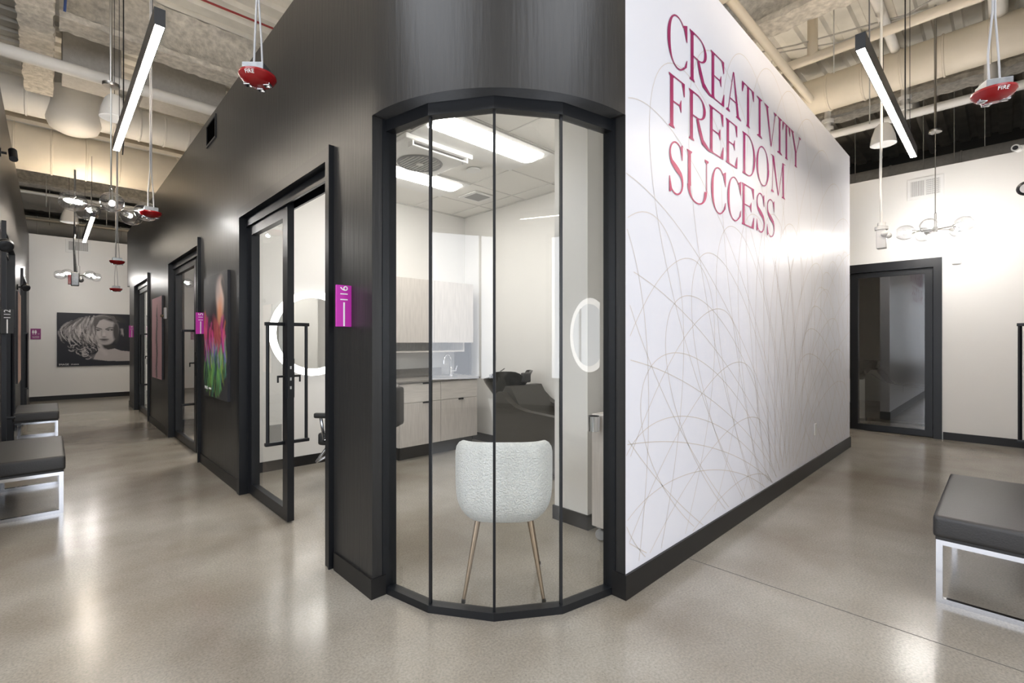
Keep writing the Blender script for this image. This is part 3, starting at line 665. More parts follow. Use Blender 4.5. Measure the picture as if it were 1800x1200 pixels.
# shampoo chair with tilted basin (local: seat looks toward -y, basin at +y)
def shampoo():
    t = thing('shampoo_chair', 'olive-black shampoo chair with tilting black basin against the studio wall', 'chair', (0, 0, 0))
    def side(x0, x1):
        pts = [(-.62, .05), (-.62, .60), (-.30, .615), (0, .63), (.15, .655), (.25, .70), (.33, .76), (.38, .80), (.43, .80), (.46, .77), (.46, .05)]
        bb = MB(); n_ = len(pts)
        bb.faces([(x0, y, z) for y, z in pts] + [(x1, y, z) for y, z in pts], [tuple(range(n_)), tuple(range(2 * n_ - 1, n_ - 1, -1))] + [(i, n_ + i, n_ + (i + 1) % n_, (i + 1) % n_) for i in range(n_)])
        return bb
    for x0, x1 in ((-.34, -.25), (.25, .34)):
        s1 = side(x0, x1); s1.build('side_panel', SLEATH, t, smooth=True, auto=45)
    MB().bbox(-.25, .25, -.66, .20, .28, .47, .04, 4).build('seat', SLEATH, t, smooth=True)
    bb = MB(); pts = [(.02, .44), (.14, .42), (.44, .80), (.40, .86), (.32, .86)]; n_ = len(pts)
    bb.faces([(-.25, y, z) for y, z in pts] + [(.25, y, z) for y, z in pts], [tuple(range(n_)), tuple(range(2 * n_ - 1, n_ - 1, -1))] + [(i, n_ + i, n_ + (i + 1) % n_, (i + 1) % n_) for i in range(n_)])
    bb.build('backrest', SLEATH, t, smooth=True, auto=30)
    # basin: a scooped bowl, tall rim at the neck end
    bb = MB(); NA = 36; rings = []
    for k, (r, h, ins) in enumerate([(.05, -.28, 0), (.17, -.16, 0), (.255, -.02, 0), (.275, .03, 0), (.262, .035, 1), (.235, -.02, 1), (.15, -.15, 1), (.03, -.20, 1)]):
        row = []
        for q in range(NA):
            a = 2 * PI * q / NA; ca, sa = math.cos(a), math.sin(a)
            notch = .085 * math.exp(-((a - 1.5 * PI) / .30) ** 2) * (1 if r > .22 else 0)
            row.append(bb.bm.verts.new((r * ca, r * 1.12 * sa, h + (-.06 * sa * r / .27) - notch + (.045 * (abs(ca) ** 2) * (r / .27) if sa < 0 else 0))))
        rings.append(row)
    for q, w2 in zip(rings, rings[1:]):
        for k in range(NA): bb.bm.faces.new((q[k], q[(k + 1) % NA], w2[(k + 1) % NA], w2[k]))
    bb.bm.faces.new(rings[0])
    for v in bb.bm.verts: v.co = Vector((v.co.x, v.co.y + .62, v.co.z + .92))
    bo = bb.build('basin', BOWLM, t, smooth=True, auto=60)
    bb = MB()
    bb.bbox(-.06, .06, .30, .36, .89, 1.0, .02, 3).build('neck_rest', BLEATH, bo, smooth=True)
    MB().tube([(.04, .80, .89), (.04, .80, .99)], .02).tube([(.04, .80, .99), (.04, .72, 1.03)], .007).lathe([(.026, 0), (.026, .03), (.01, .04)], (.04, .80, .93)).build('mixer_tap', CHROME, bo, smooth=True)
    MB().tube([(-.10, .80, .90), (-.10, .80, .96)], .025).tube([(-.10, .80, .95), (-.10, .73, .96)], .02).build('spray_head', CHROME, bo, smooth=True)
    bb = MB(); vs = []
    for z, x, y0, y1 in ((0, .09, .50, .66), (.68, .15, .48, .80)): vs += [(-x, y0, z), (x, y0, z), (x, y1, z), (-x, y1, z)]
    bb.faces(vs, [(0, 1, 2, 3), (7, 6, 5, 4)] + [(i, (i + 1) % 4, 4 + (i + 1) % 4, 4 + i) for i in range(4)]).tube([(0, .62, .66), (0, .62, .78)], .05)
    bb.build('pedestal', WPLAST, t)
    return t
sc_ = shampoo(); sc_.location = (3.85, 3.42, -.0)
dup(sc_, (10.35, 1.2, 0), .0, 'black shampoo chair silhouette in the unlit studio behind the far glass door')

# trolley behind the column
t = thing('salon_trolley', 'whitewashed wood trolley on grey casters beside the studio column', 'trolley', (2.83, 1.8, 0))
MB().bbox(2.65, 3.0, 1.58, 1.955, .10, .86, .003, 1).build('trolley_body', WOODW, t)
for x, y in ((2.69, 1.62), (2.69, 1.91), (2.96, 1.62), (2.96, 1.91)):
    MB().lathe([(0, -.012), (.034, -.012), (.038, 0), (.034, .012), (0, .012)], (x, y, .038), (1, .3, 0), 20).tube([(x, y, .05), (x, y, .10)], .012).bbox(x - .02, x + .02, y - .02, y + .02, .085, .10, .003).build('caster', GREYP, t, smooth=True)
MB().lathe([(.0, 0), (.038, 0), (.040, .002), (.040, .098), (.044, .10), (.037, .10), (.037, .01)], (2.60, 1.90, .755), seg=28).tube([(2.64, 1.90, .80), (2.655, 1.90, .80)], .01).build('tool_cup', CHROME, t, smooth=True)
b = MB(); b.bbox(4.215, 4.229, 4.66, 4.74, 1.10, 1.22, .003); solo(b.build('wall_outlet', WPLAST), 'white outlet cover on the studio side wall', 'outlet')
b = MB(); b.bbox(1.64, 1.76, 5.30, 5.318, .30, .48, .004); solo(b.build('floor_outlet', GREYP), 'grey outlet box low on the studio back wall', 'outlet')
# outlet on the mural wall
b = MB(); b.bbox(5.73, 5.80, Y0 - .008, Y0, .37, .49, .003); solo(b.build('wall_outlet', WPLAST), 'white outlet cover low on the mural wall near its far end', 'outlet')
# tan curtain in the second studio
b = MB(); vs = []; n_ = 60
for i in range(n_ + 1):
    x = 1.49 + 1.1 * i / n_; vs += [(x, 8.0 + .03 * math.sin(i * 1.1), .02), (x, 8.0 + .03 * math.sin(i * 1.1), 3.05)]
b.faces(vs, [(2 * i, 2 * i + 2, 2 * i + 3, 2 * i + 1) for i in range(n_)])
c_ = b.build('curtain', TAN, smooth=True); solo(c_, 'tan curtain hanging inside the second studio doorway', 'curtain')
c_.modifiers.new('thick', 'SOLIDIFY').thickness = .006

# ------------------------------------------------------------------ benches
def bench():
    t = thing('bench', 'x', 'bench', (0, 0, 0), 'charcoal benches')
    MB().bbox(-.21, .21, -.565, .565, .34, .452, .022, 4).build('seat_cushion', LEATHER, t, smooth=True)
    MB().box(-.20, .20, -.55, .55, .325, .341).build('seat_board', BLEATH, t)
    for s_ in (-1, 1):
        bb = MB(); y = s_ * .535; r = .013
        bb.box(-.198, -.172, y - r, y + r, .0, .326).box(.172, .198, y - r, y + r, .0, .326).box(-.172, .172, y - r, y + r, .0, .026).box(-.172, .172, y - r, y + r, .30, .326)
        bb.build('leg_frame', CHROME, t)
    return t
b0 = bench(); b0.location = (-.118, 5.72, 0); b0['label'] = 'charcoal padded bench on chrome frames, nearest one at the left edge'
dup(b0, (-.118, 9.12, 0), 0, 'charcoal padded bench farther down the left corridor, behind the nearest one')
dup(b0, (3.855, .05, 0), PI / 2, 'large charcoal padded bench on chrome frames at the right edge')

# ------------------------------------------------------------------ linear pendant lights
def linear(lb, loc, rz, top=5.6):
    t = thing('linear_light', lb, 'pendant light', (0, 0, 0), 'black linear pendant lights')
    L = 1.22; b = MB(); b.box(-.026, -.022, -L, L, 0, .098).box(.022, .026, -L, L, 0, .098).box(-.026, .026, -L - .003, -L, 0, .098).box(-.026, .026, L, L + .003, 0, .098)
    b.build('housing', BLACK, t)
    MB().box(-.022, .022, -L, L, .001, .006).build('light_strip', TUBE, t)
    MB().box(-.022, .022, -L, L, .088, .092).build('uplight_strip', UPL, t)
    for y in (-.95, .95): MB().tube([(0, y, .092), (0, y, top - 3.12)], .0025, 6).build('suspension_cable', BLACK, t)
    t.location = loc; t.rotation_euler = (0, 0, rz); return t
l0 = linear('black linear pendant light over the near left corridor, longest in view', (.445, 4.52, 3.12), 0)
linear('black linear pendant light far down the left corridor, below the chandelier', (.445, 10.25, 3.12), 0, 4.06)
dup(l0, (4.75, .608, 3.12), PI / 2, 'black linear pendant light over the right corridor')
dup(l0, (-1.6, -.9, 3.12), 0, 'unseen linear pendant light added behind the camera on the lobby left')  # lobby pendants added out of view as extra light
dup(l0, (1.2, -2.6, 3.12), PI / 2, 'unseen linear pendant light added behind the camera in the lobby middle')
dup(l0, (3.6, 14.1, 3.12), PI / 2, 'unseen linear pendant light added around the corner beyond the dark wall')  # hidden pendant added to brighten the far left wall
dup(l0, (7.85, 3.4, 3.12), 0, 'unseen linear pendant light added around the corner beyond the mural wall')  # hidden pendant added to brighten the right corridor's end
dup(l0, (-3.4, 2.6, 3.12), 0)  # third lobby pendant added for light
for o in COL.objects:
    if o.name.startswith('linear_light') and abs(o.location.x + 3.4) < .01 and o.get('category'): o['label'] = 'unseen linear pendant light added behind the camera on the lobby west side'

# ------------------------------------------------------------------ globe chandeliers
def chandelier(lb, loc, rz, drop):
    t = thing('globe_chandelier', lb, 'chandelier', (0, 0, 0), 'clear globe chandeliers')
    b = MB().lathe([(0, -.03), (.022, -.03), (.022, .03), (0, .03)], seg=16).tube([(-.018, 0, .03), (-.018, 0, .20), (0, 0, .215), (.018, 0, .20), (.018, 0, .03)], .005, 8).tube([(0, 0, .215), (0, 0, drop)], .006, 8)
    b.build('stem', NICKEL, t, smooth=True)
    MB().lathe([(0, 0), (.065, 0), (.07, .01), (.07, .03), (0, .03)], (0, 0, drop), seg=24).build('canopy', NICKEL, t, smooth=True)
    for k in range(5):
        a = 2 * PI * k / 5; d = Vector((math.cos(a), math.sin(a), 0)); c = d * .295
        ar = MB().tube([d * .02, d * .20], .006, 8).lathe([(.0, .0), (.016, 0), (.024, .03), (.024, .045), (0, .045)], d * .185, d, 14).build('arm', NICKEL, t, smooth=True)
        g = MB(); g.ball(c + Vector((0, 0, 0)), (.095, .110), 24, d, .25, PI - .62); g.build('glass_globe', GLOBE, ar, smooth=True)
        MB().ball(d * .262, (.022, .034), 12, d).build('bulb', BULB, ar, smooth=True)
    t.location = loc; t.rotation_euler = (0, 0, rz); return t
c0 = chandelier('chandelier of five clear glass globes over the near left corridor', (.443, 6.23, 2.68), .9, 1.22)
dup(c0, (.443, 13.6, 2.74), .3, 'small far chandelier before the white wall at the end of the left corridor')
dup(c0, (8.01, .606, 2.76), .5, 'chandelier of five clear glass globes at the end of the right corridor')

pipe('grey strut above the near left chandelier canopy', [(.443, 6.23, 3.935), (.443, 6.23, 5.58)], .012, NICKEL, 'support_strut', 'strut', seg=8)
pipe('black cable hanging beside the near left linear light', [(.52, 6.0, 5.58), (.52, 6.0, 3.3), (.50, 5.85, 3.13)], .006, BLACK, 'cable', 'cable', seg=6)
pipe('grey strut above the right chandelier canopy', [(8.01, .606, 4.02), (8.01, .606, 5.58)], .013, NICKEL, 'support_strut', 'strut', seg=8)
pipe('long black cable hanging behind the right linear light', [(6.4, .72, 5.58), (6.4, .72, 3.7), (6.3, .70, 3.5)], .006, BLACK, 'cable', 'cable', seg=6)
# ------------------------------------------------------------------ bell speakers, strobes and other hung devices
def bell(lb, loc):
    t = thing('pendant_speaker', lb, 'speaker', (0, 0, 0), 'white bell speakers')
    MB().lathe([(0, .26), (.05, .255), (.085, .21), (.12, .10), (.135, 0), (.125, -.005), (.10, .004), (0, .006)], seg=32).build('bell_housing', WPLAST, t, smooth=True)
    MB().tube([(0, 0, .25), (0, 0, 5.6 - loc[2])], .003, 6).build('hanging_wire', BLACK, t)
    t.location = loc; return t
s0 = bell('white bell shaped speaker hanging by the sprinkler main in the left corridor', (.52, 6.9, 3.83))
s1 = dup(s0, (.27, 12.4, 3.62), 0, 'white bell shaped speaker far down the left corridor above the chandelier')
s2 = dup(s0, (7.45, 1.05, 3.8), 0, 'white bell shaped speaker behind the right linear light')

def strobe(lb, loc, rz, top=5.5, tilt=0, words=True, r=.092):
    t = thing('fire_strobe', lb, 'fire alarm', (0, 0, 0), 'red ceiling fire strobes')
    MB().lathe([(0, -.032), (.05, -.030), (.078, -.012), (.092, .010), (.090, .022), (0, .022)], seg=40).build('strobe_body', RED, t, smooth=True)
    MB().bbox(-.055, .055, -.055, .055, .022, .065, .003).build('junction_box', GALV, t)
    for a in (0.1, 1.7, 3.2): MB().bbox(-.017 + .05 * math.cos(a), .017 + .05 * math.cos(a), -.017 + .05 * math.sin(a), .017 + .05 * math.sin(a), -.034, -.018, .003).build('strobe_lens', CHROME, t, smooth=True)
    b = MB().tube([(-.02, 0, .065), (-.02, .01, .22), (-.005, 0, .45), (-.005, 0, top - loc[2])], .0055, 8).tube([(.025, 0, .065), (.02, 0, .2), (.006, 0, .42), (.006, 0, top - loc[2])], .005, 8)
    b.build('conduit', GREYC, t, smooth=True)
    if words:
        me = text_mesh('FIRE', .026); me.materials.clear(); me.materials.append(SIGNW)
        for v in me.vertices:      # wrap the word onto the sloping rim that faces the entrance
            x, y, z = v.co; a = -PI / 2 + x / .085; rr = .0868 + y * .53
            v.co = Vector((rr * math.cos(a), rr * math.sin(a), -.0022 + y * .84 - z * .6))
        o = bpy.data.objects.new('fire_lettering', me); COL.objects.link(o); o.parent = t
    t.location = loc; t.rotation_euler = (0, 0, rz); return t
f0 = strobe('red fire strobe hanging nearest, before the dark wall at upper left', (.80, 2.78, 2.75), -.75)
strobe('red fire strobe hanging at the upper right corner', (3.62, .04, 2.665), -PI / 2 + .45)
f2 = strobe('red fire strobe beside the near left chandelier', (.716, 5.85, 2.60), 0, words=False)
strobe('red fire strobe hanging below the far linear light, upper of two', (.72, 9.15, 2.52), 0, 4.9, words=False)
strobe('red fire strobe lowest and farthest in the left corridor', (.85, 11.0, 2.27), 0, 4.07, words=False)
t = thing('ceiling_sensor', 'white sensor box hanging from a conduit in the right corridor', 'sensor', (6.2, .95, 2.3))
zc = 2.42; xx, yy = 6.0, .86
MB().lathe([(0, 0), (.055, 0), (.055, .03), (.035, .04), (.035, .07), (0, .07)], (xx, yy, zc + .05)).bbox(xx - .04, xx + .04, yy - .04, yy + .04, zc - .14, zc + .05, .012).build('sensor_body', WPLAST, t, smooth=True)
MB().ball((xx - .05, yy - .03, zc), .03).ball((xx - .03, yy - .06, zc - .02), .028).build('sensor_eye', WPLAST, t, smooth=True)
MB().tube([(xx, yy, zc + .12), (xx, yy + .01, zc + .5), (xx, yy, zc + 1.0), (xx, yy, 5.5)], .011, 8).tube([(xx - .03, yy, zc + .1), (xx - .02, yy, zc + .3), (xx, yy, zc + .42)], .006, 6).build('conduit', PALE, t, smooth=True)
t = thing('hanging_sensor', 'grey and red alarm box hanging before the far left wall', 'alarm', (.42, 12.2, 2.4))
xx, yy, zc = .30, 10.6, 2.28
MB().bbox(xx - .05, xx + .05, yy - .05, yy + .05, zc - .02, zc + .20, .01).ball((xx + .07, yy - .02, zc + .08), .04).build('alarm_box', GALV, t, smooth=True)
MB().bbox(xx - .085, xx - .05, yy - .05, yy + .04, zc, zc + .16, .004).build('alarm_plate', RED, t)
MB().tube([(xx, yy, zc + .2), (xx - .01, yy, zc + .6), (xx, yy, zc + 1.1), (xx, yy, 4.16)], .014, 8).tube([(xx + .02, yy, zc + .2), (xx, yy, zc + .5)], .008, 6).build('conduit', GALV, t, smooth=True)

# spot lamps on the corridor walls
def spot(lb, x, y, z, s, cylinder=False):
    t = thing('wall_spotlight', lb, 'spotlight', (x, y, z), 'black wall spotlights')
    MB().lathe([(0, 0), (.04, 0), (.04, .015), (0, .015)], (x, y, z), (s, 0, 0)).tube([(x, y, z), (x + s * .05, y, z)], .012).build('mount', BLACK, t, smooth=True)
    c = Vector((x + s * .085, y, z))
    if cylinder: MB().tube([c + Vector((0, .04, .045)), c + Vector((0.01, -.05, -.055))], .030, 20).build('lamp_head', BLACK, t, smooth=True)
    else: MB().ball(c, (.052, .062), 20, (0, 1, 0)).lathe([(.035, 0), (.043, .01), (.043, .04), (.03, .045), (0, .04)], c + Vector((0, -.055, -.01)), (0.2, -1, -.3)).build('lamp_head', BLACK, t, smooth=True)
    return t
spot('black round spotlight at the left edge beside the 112 sign', LX, 5.35, 2.09, 1)
spot('black round spotlight farther along the left wall near the second door', LX, 9.7, 2.12, 1)
spot('small black cylinder camera high on the left wall', LX, 6.35, 3.07, 1, True)
t = thing('wall_spotlight', 'black spotlight with pale lens at the right edge of the corridor', 'spotlight', (4.9, RY, 2.42))
MB().lathe([(0, 0), (.04, 0), (.04, .015), (0, .015)], (4.9, RY, 2.42), (0, 1, 0)).tube([(4.9, RY, 2.42), (4.9, RY + .09, 2.42)], .012).build('mount', WPLAST, t)
MB().ball((4.9, RY + .105, 2.42), (.05, .05), 20, (1, 0, 0)).build('lamp_head', BLACK, t, smooth=True)
MB().lathe([(0, 0), (.030, 0), (.032, .008), (0, .008)], (4.853, RY + .105, 2.41), (-1, 0, -.2)).build('lens', SIGNG, t)
t = thing('security_camera', 'small white camera on the wall at the upper right edge', 'camera', (7.5, RY, 3.45))
MB().tube([(7.5, RY, 3.43), (7.5, RY + .10, 3.43)], .03, 16).tube([(7.56, RY + .10, 3.44), (7.38, RY + .13, 3.41)], .035, 16).build('camera_body', WPLAST, t, smooth=True)
MB().lathe([(0, 0), (.022, 0), (.022, .006), (0, .006)], (7.378, RY + .13, 3.41), (-1, .2, -.1)).build('camera_lens', BLACK, t)
# small white wall sensor and vents
b = MB(); b.bbox(FX - .035, FX, .41, .50, 2.40, 2.52, .012); solo(b.build('wall_sensor', WPLAST, smooth=True), 'small white sensor on the far right wall above the door corner', 'sensor')
def vent(lb, box_, ax):
    t = thing('wall_vent', lb, 'vent', box_[0])
    return t
t = thing('wall_vent', 'white register with two grilles high on the far right wall', 'vent', (FX, .77, 3.5))
MB().bbox(FX - .012, FX, .58, .97, 3.36, 3.66, .003).build('vent_frame', WPLAST, t)
MB().box(FX - .014, FX - .011, .62, .765, 3.41, 3.62).box(FX - .014, FX - .011, .785, .93, 3.41, 3.62).build('vent_slots', GREYP, t)
b = MB()
for k in range(9): b.box(FX - .02, FX - .013, .622 + k * .0162, .630 + k * .0162, 3.41, 3.62).box(FX - .02, FX - .013, .787 + k * .0162, .795 + k * .0162, 3.41, 3.62)
for k in range(7): b.box(FX - .018, FX - .013, .62, .765, 3.43 + k * .027, 3.437 + k * .027)
b.build('vent_louvers', WPLAST, t)
t = thing('wall_vent', 'grey slotted vent high on the far left white wall', 'vent', (.48, 15.2, 3.58))
MB().bbox(.27, .72, 15.188, 15.2, 3.43, 3.75, .003).build('vent_frame', WPLAST, t)
MB().box(.32, .66, 15.184, 15.189, 3.49, 3.69).build('vent_grille', GREYP, t)
b = MB()
for k in range(14): b.box(.33 + k * .0235, .336 + k * .0235, 15.18, 15.185, 3.49, 3.69)
b.build('vent_louvers', WPLAST, t)
t = thing('wall_vent', 'black square vent near the top edge of the dark wall', 'vent', (X0, 5.75, 3.55))
MB().box(X0 - .012, X0, 5.56, 5.58, 3.42, 3.66).box(X0 - .012, X0, 5.94, 5.96, 3.42, 3.66).box(X0 - .012, X0, 5.58, 5.94, 3.64, 3.66).box(X0 - .012, X0, 5.58, 5.94, 3.42, 3.44).build('vent_frame', BLACK, t)
b = MB().box(X0 - .003, X0 - .001, 5.58, 5.94, 3.44, 3.64); b.build('vent_opening', VOID, t)

# ------------------------------------------------------------------ signs
def blade(lb, num, x, y, s, z=1.547, m=MAGENTA, face=-1):
    t = thing('room_sign', lb, 'sign', (x, y, z))
    x0, x1 = sorted((x, x - s * .088))
    MB().bbox(x0, x1, y - .006, y + .006, z - .115, z + .115, .001, 1).build('sign_panel', m, t)
    xc = (x0 + x1) / 2
    text('sign_number', num, .062, SIGNW, t, (xc + .002, y - .0072, z + .066), (PI / 2, -PI / 2, 0))
    MB().box(xc - .0045, xc + .0045, y - .0075, y - .006, z - .112, z + .02).build('sign_line', SIGNW, t)
    return t
blade('magenta room sign with number 116 beside the curved window', '116', X0, 2.555, 1)
blade('magenta room sign with number 115 between door and colourful portrait', '115', X0, 6.05, 1)
blade('magenta room sign at the far end of the dark wall', '114', X0, 12.05, 1, 1.55)
blade('black room sign with number 112 at the left edge', '112', LX, 6.55, -1, 1.54, SIGNB)
blade('magenta room sign cut by the right edge of the photo', '126', RY, 0, 1)
for o in COL.objects:
    if o.name.startswith('room_sign') and 'cut by' in o.get('label', ''):
        o.location = (5.0, RY, 1.49); o.rotation_euler = (0, 0, 0)
        for c in o.children:
            c.location = c.location
            if c.type == 'MESH' and 'sign_number' in c.name:
                c.location = (-.0075, .046, .066); c.rotation_euler = (PI / 2, -PI / 2, -PI / 2)
            else: c.rotation_euler = (0, 0, -PI / 2); c.location = (0, 0, 0)
t = thing('door_plate', 'small black and grey plate behind the 116 sign', 'sign', (X0, 2.66, 1.55))
MB().bbox(X0 - .008, X0, 2.60, 2.735, 1.435, 1.655, .002, 1).build('plate', SIGNB, t)
MB().box(X0 - .0095, X0 - .008, 2.61, 2.732, 1.462, 1.595).build('plate_picture', SIGNG, t)
b = MB(); b.lathe([(.044, 0), (.050, 0), (.050, .0012), (.044, .0012)], (X0 - .0095, 2.67, 1.528), (-1, 0, 0), 32).box(X0 - .0107, X0 - .0095, 2.63, 2.71, 1.52, 1.53); b.build('plate_ring', RED, t)
t = thing('restroom_sign', 'plum restroom sign with figures on the far left wall', 'sign', (-.22, 15.2, 1.53))
MB().bbox(-.305, -.14, 15.188, 15.2, 1.40, 1.64, .002, 1).build('sign_panel', mat('plum_acrylic', (.22, .02, .15), .4), t)
b = MB()
for xc in (-.265, -.222):
    b.lathe([(0, 0), (.009, 0), (.009, .002), (0, .002)], (xc, 15.188, 1.60), (0, -1, 0), 16)
    b.faces([(xc - .013, 15.186, 1.588), (xc + .013, 15.186, 1.588), (xc + .017, 15.186, 1.55), (xc + .005, 15.186, 1.535), (xc + .005, 15.186, 1.505), (xc - .005, 15.186, 1.505), (xc - .005, 15.186, 1.535), (xc - .017, 15.186, 1.55)], [tuple(range(8))])
b.box(-.242, -.2395, 15.186, 15.188, 1.505, 1.61).lathe([(.011, 0), (.014, 0), (.014, .002), (.011, .002)], (-.178, 15.188, 1.522), (0, -1, 0), 16)
b.build('sign_figures', SIGNW, t)
text('sign_wording', 'ALL GENDER', .020, SIGNW, t, (-.222, 15.187, 1.462), RX); text('sign_wording', 'RESTROOM', .020, SIGNW, t, (-.222, 15.187, 1.435), RX)
t = thing('key_fob', 'small white plate with brass lock by the pink braid picture', 'lock box', (X0, 8.55, 1.78))
MB().bbox(X0 - .03, X0, 8.42, 8.50, 1.68, 1.84, .004).build('plate', SIGNG, t)
MB().ball((X0 - .05, 8.47, 1.72), .022).build('brass_knob', BRONZE, t, smooth=True)

# ------------------------------------------------------------------ pictures (painted procedurally, point by point)
class Paint:
    def __init__(s, w_, h_, bg):
        s.w, s.h = w_, h_; s.a = np.ones((h_, w_, 3)) * np.array(bg)
        s.Y, s.X = np.mgrid[0:h_, 0:w_].astype(float); s.X = s.X / (w_ - 1); s.Y = s.Y / (h_ - 1)
    def mix(s, m, c): s.a = s.a * (1 - m[..., None]) + np.array(c) * m[..., None]
    def ell(s, x, y, rx, ry, c, soft=.15, rot=0, k=1.0):
        dx, dy = (s.X - x) * s.w / s.h, s.Y - y; ca, sa = math.cos(rot), math.sin(rot)
        u, v = (dx * ca + dy * sa) / rx, (-dx * sa + dy * ca) / ry
        r = np.sqrt(u * u + v * v); s.mix(np.clip((1 - r) / soft, 0, 1) * k, c)
    def line(s, pts, wd, c, k=1.0):
        asp = s.w / s.h; best = np.full(s.X.shape, 9.)
        for i, (p, q) in enumerate(zip(pts, pts[1:])):
            w0 = wd[min(i, len(wd) - 1)] if isinstance(wd, list) else wd
            px, py, qx, qy = p[0] * asp, p[1], q[0] * asp, q[1]; dx, dy = qx - px, qy - py; L = dx * dx + dy * dy + 1e-9
            tt = np.clip(((s.X * asp - px) * dx + (s.Y - py) * dy) / L, 0, 1)
            best = np.minimum(best, np.hypot(s.X * asp - px - tt * dx, s.Y - py - tt * dy) / w0)
        s.mix(np.clip(1.4 - best, 0, 1) * k, c)
    def poly_mask(s, pts, c, soft=.01, k=1.0):
        inside = np.zeros(s.X.shape, bool); n_ = len(pts)
        for i in range(n_):
            x1, y1 = pts[i]; x2, y2 = pts[(i + 1) % n_]
            cond = ((y1 > s.Y) != (y2 > s.Y)) & (s.X < (x2 - x1) * (s.Y - y1) / (y2 - y1 + 1e-12) + x1); inside ^= cond
        s.mix(inside.astype(float) * k, c)
def picture(name, label, P, origin, udir, width, height, normal):
    """grid mesh carrying the painting; origin = top left corner, udir along the picture, v goes down; 25 mm thick panel behind"""
    o, u, n_ = Vector(origin), Vector(udir), Vector(normal); vs = []; fs = []; cols = []
    for j_ in range(P.h):
        for i in range(P.w):
            vs.append(o + u * (width * i / (P.w - 1)) + Vector((0, 0, -height * j_ / (P.h - 1)))); cols.append(P.a[j_, i])
    for j_ in range(P.h - 1):
        for i in range(P.w - 1): k = j_ * P.w + i; fs.append((k, k + P.w, k + P.w + 1, k + 1))
    k = len(vs); cs_ = [o, o + u * width, o + u * width - Vector((0, 0, height)), o - Vector((0, 0, height))]
    bk = [c - n_ * .024 for c in cs_]; vs += cs_ + bk; cols += [np.array((.02, .02, .025))] * 8
    for i in range(4): fs.append((k + i, k + (i + 1) % 4, k + 4 + (i + 1) % 4, k + 4 + i))
    fs.append((k + 4, k + 5, k + 6, k + 7))
    me = bpy.data.meshes.new(name); c0_ = o - n_ * .024
    me.from_pydata([tuple(v - c0_) for v in vs], [], fs)
    at = me.color_attributes.new('Col', 'FLOAT_COLOR', 'POINT')
    at.data.foreach_set('color', np.concatenate([np.clip(np.array(cols), 0, 1), np.ones((len(cols), 1))], 1).astype(np.float32).ravel())
    me.materials.append(ARTM); ob = bpy.data.objects.new(name, me); COL.objects.link(ob); ob.location = c0_
    ob['org'] = tuple(c0_); solo(ob, label, 'picture'); return ob
rnd = random.Random(3)
# black and white portrait; coordinates are fractions of a 1.78 m wide canvas
K = 1.316 / 1.78
def pp(x, y): return ((x - 92) / 1183 * K, (y - 170) / 880)
P = Paint(230, 160, (.012, .014, .022))
G = lambda v: (v * 1.0, v * .93, v * .93)
def E_(x, y, rx, ry, v, soft=.2, rot=0, k=1.0): a_, c_2 = pp(x, y); P.ell(a_, c_2, rx / 880, ry / 880, G(v), soft, rot, k)
def Ln(pts, wd, v, k=1.0): P.line([pp(*p) for p in pts], [q / 880 for q in wd] if isinstance(wd, list) else wd / 880, G(v), k)
P.poly_mask([pp(*p) for p in [(660, 940), (700, 850), (740, 800), (700, 650), (780, 690), (900, 780), (1010, 760), (1120, 800), (1260, 815), (1500, 900), (1700, 1000), (1400, 985), (1100, 980), (900, 975), (760, 955)]], G(.42))
E_(900, 730, 130, 60, .03, .6)
E_(840, 900, 240, 70, .45, .8, 0, .6)
Ln([(760, 700), (800, 780), (860, 850)], 34, .50, .7)
E_(835, 440, 205, 265, .44, .10)
E_(860, 640, 110, 70, .40, .4)
E_(800, 330, 120, 95, .52, .9, 0, .6)
E_(740, 540, 80, 90, .52, .9, 0, .6); E_(950, 530, 70, 80, .50, .9, 0, .5)
E_(1035, 470, 55, 230, .05, .5); E_(640, 560, 60, 160, .05, .5)
Ln([(655, 425), (705, 405), (790, 432)], [9, 10], .04, .9); Ln([(865, 432), (930, 402), (1010, 408)], [10, 9], .04, .9)
E_(712, 448, 62, 20, .05, .5, .05); E_(938, 442, 66, 21, .05, .5, -.05); E_(700, 452, 18, 10, .5, .6); E_(935, 446, 18, 10, .5, .6)
Ln([(800, 440), (792, 500), (790, 545)], 9, .25, .6); E_(835, 520, 26, 50, .62, .9, 0, .7); E_(835, 565, 46, 9, .06, .7)
E_(835, 603, 80, 15, .10, .5); E_(840, 625, 66, 16, .15, .5); Ln([(760, 603), (835, 610), (910, 603)], 4, .02)
E_(840, 655, 50, 10, .22, .9, 0, .6)
E_(1000, 250, 210, 75, .03, .5, .25)
P.poly_mask([pp(*p) for p in [(700, 400), (760, 290), (860, 245), (960, 260), (1020, 330), (1060, 300), (1000, 200), (780, 190), (640, 250), (620, 380)]], G(.10))
for k in range(150):                      # long waves of hair falling to the left
    t0 = rnd.random(); x = 700 - t0 * 330 + rnd.uniform(-40, 40); y = 200 + t0 * 60; pts = []; ph = rnd.uniform(0, 6); am = rnd.uniform(20, 46)
    for i in range(13):
        s_ = i / 12; pts.append((x - 150 * math.sin(s_ * PI * .8) * (.5 + t0) + am * math.sin(s_ * 9 + ph) * (.3 + s_) + s_ * s_ * 130 * (1 - t0), y + s_ * (560 - 120 * t0)))
    v = rnd.choice([.06, .10, .2, .34, .5, .62]); i0 = rnd.randint(0, 7)
    Ln(pts[i0:i0 + 6], [3, rnd.uniform(6, 15), rnd.uniform(8, 16), 8, 4], v, .75)
